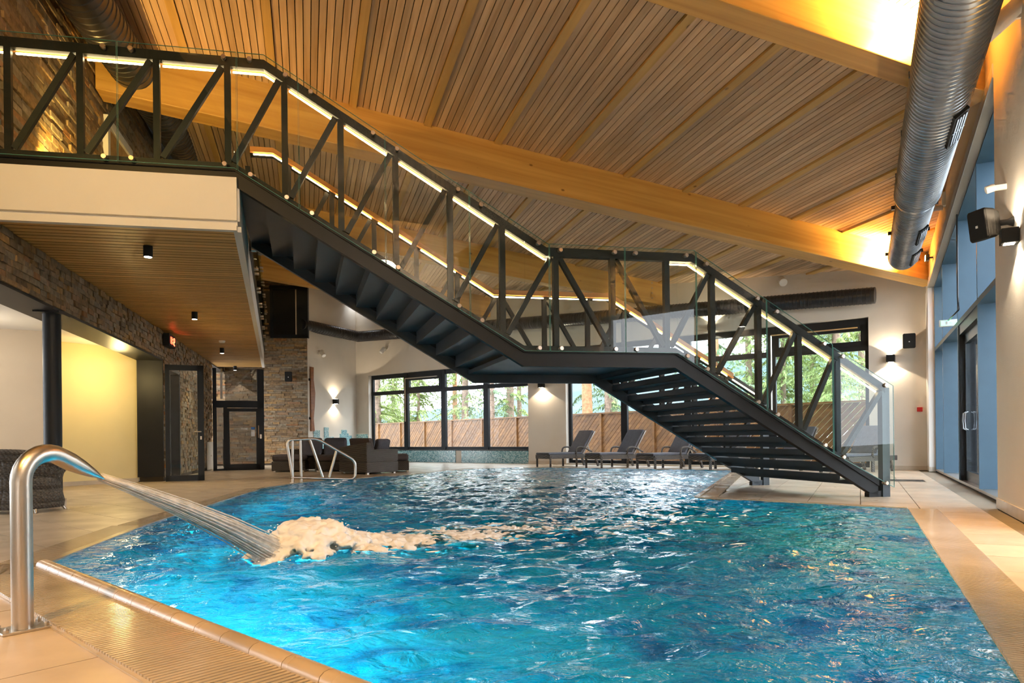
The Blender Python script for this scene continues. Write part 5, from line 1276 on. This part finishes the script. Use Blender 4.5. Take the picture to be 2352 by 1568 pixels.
def tree(px, dep, r, h, bark, lf, lab, dens=1.0, low_=1.2):
    b = at(px, 1040, dep); b = V((b.x, b.y, -.14)); o = thing('spruce_tree', b, lab, 'tree', 'spruce trees beyond the fence')
    lean = random.uniform(-.02, .02); pts = [b + V((lean * t * h, noise.noise(V((px, t * 3, 0))) * .1, t * h)) for t in [k / 8 for k in range(9)]]
    MB().tube(pts, [r * (1 - .7 * k / 8) for k in range(9)], 10).build('trunk', M[bark], o, smooth=True)
    m = MB(); nb_ = int(150 * dens)
    for k in range(nb_):
        z = random.uniform(low_, h); a = random.uniform(0, 6.283); ln_ = (2.6 * (1 - z / (h * 1.25)) + .5) * random.uniform(.6, 1.15); p = b + V((0, 0, z)); d = V((math.cos(a), math.sin(a), 0)); sd = V((-d.y, d.x, 0))
        for s in range(22):
            t = (s + random.random()) / 22; c = p + d * ln_ * t + Zv * (.12 * math.sin(t * 3) - .55 * t * t * ln_ * .5)
            for sg in range(2):
                l_ = random.uniform(.12, .38) * (1.1 - t * .4); o1 = sd * random.uniform(-1, 1) * .55 + d * random.uniform(0, .7) - Zv * random.uniform(.2, 1.0); o1 = o1.normalized() * l_; w_ = d.cross(o1).normalized() * random.uniform(.02, .05)
                m.quad(c - w_, c + w_, c + o1)
        m.quad(p, p + Zv * .03, p + d * ln_ * .9 - Zv * .2 * ln_)
    m.build('foliage', M[lf], o)
TL_ = [(868, 44, .28, 13, 'bark', 'leaf', 'spruce with grey trunk behind the left edge of the left window', 1.5), (905, 50, .16, 12, 'bark', 'leaf', 'bushy green spruce filling the left window bays', 2.0), (962, 46, .12, 14, 'bark', 'leaf', 'slim pale trunked spruce in the second window bay', 1.7), (1046, 48, .2, 15, 'barko', 'leaf', 'spruce with orange trunk right of the wide mullion', 1.0), (1068, 44, .26, 15, 'bark', 'leaf', 'spruce with grey trunk in the third window bay', 1.0), (1130, 42, .24, 15, 'bark', 'leaf2', 'spruce trunk behind the thin mullion under the landing', .7), (1172, 45, .3, 16, 'bark', 'leaf', 'broad trunk seen left of the pillar', .7), (1195, 50, .2, 15, 'bark', 'leaf', 'thin trunk hugging the pillar edge', .7),
       (1352, 34, .30, 15, 'barko', 'leaf2', 'thick orange pine trunk above the first lounger', .6), (1398, 40, .24, 15, 'bark', 'leaf2', 'grey trunk right of the thick orange pine', .8), (1412, 44, .26, 15, 'bark', 'leaf', 'second grey trunk beside the thick orange pine', .8), (1646, 30, .30, 15, 'barko', 'leaf2', 'orange pine trunk seen through the stair railing', .5), (1725, 34, .2, 13, 'bark', 'leaf', 'green spruce behind the middle of the right window', 1.3), (1800, 33, .15, 12, 'bark', 'leaf', 'leafy spruce through the lower flight railing', 1.6), (1868, 36, .15, 12, 'bark', 'leaf', 'dense spruce above the fence near the stair foot', 1.7), (1925, 28, .22, 14, 'bark', 'leaf', 'spruce with pale trunk in the upper right window pane', 1.3), (1985, 30, .2, 13, 'bark', 'leaf', 'spruce at the right edge of the right window', 1.3)]
for t in TL_: tree(*t[:7], dens=t[7])
m = MB(); nx, ny = 60, 10; ids = {}
for i in range(nx + 1):
    for j in range(ny + 1):
        x_ = -150 + 330 * i / nx; y_ = 110 + 12 * j; hh = (1 - abs(j / ny - .55) * 1.7) * (12 + 6 * noise.noise(V((x_ * .02, 0, 3))) + x_ * .2); ids[i, j] = len(m.v); m.v.append((x_, y_, max(-1, hh + 3 * noise.noise(V((x_ * .12, y_ * .12, 0))))))
for i in range(nx):
    for j in range(ny): m.f.append((ids[i, j], ids[i + 1, j], ids[i + 1, j + 1], ids[i, j + 1]))
struct(m, 'hill', M['hill'], 'wooded hillside rising beyond the trees', 'hill', smooth=True)
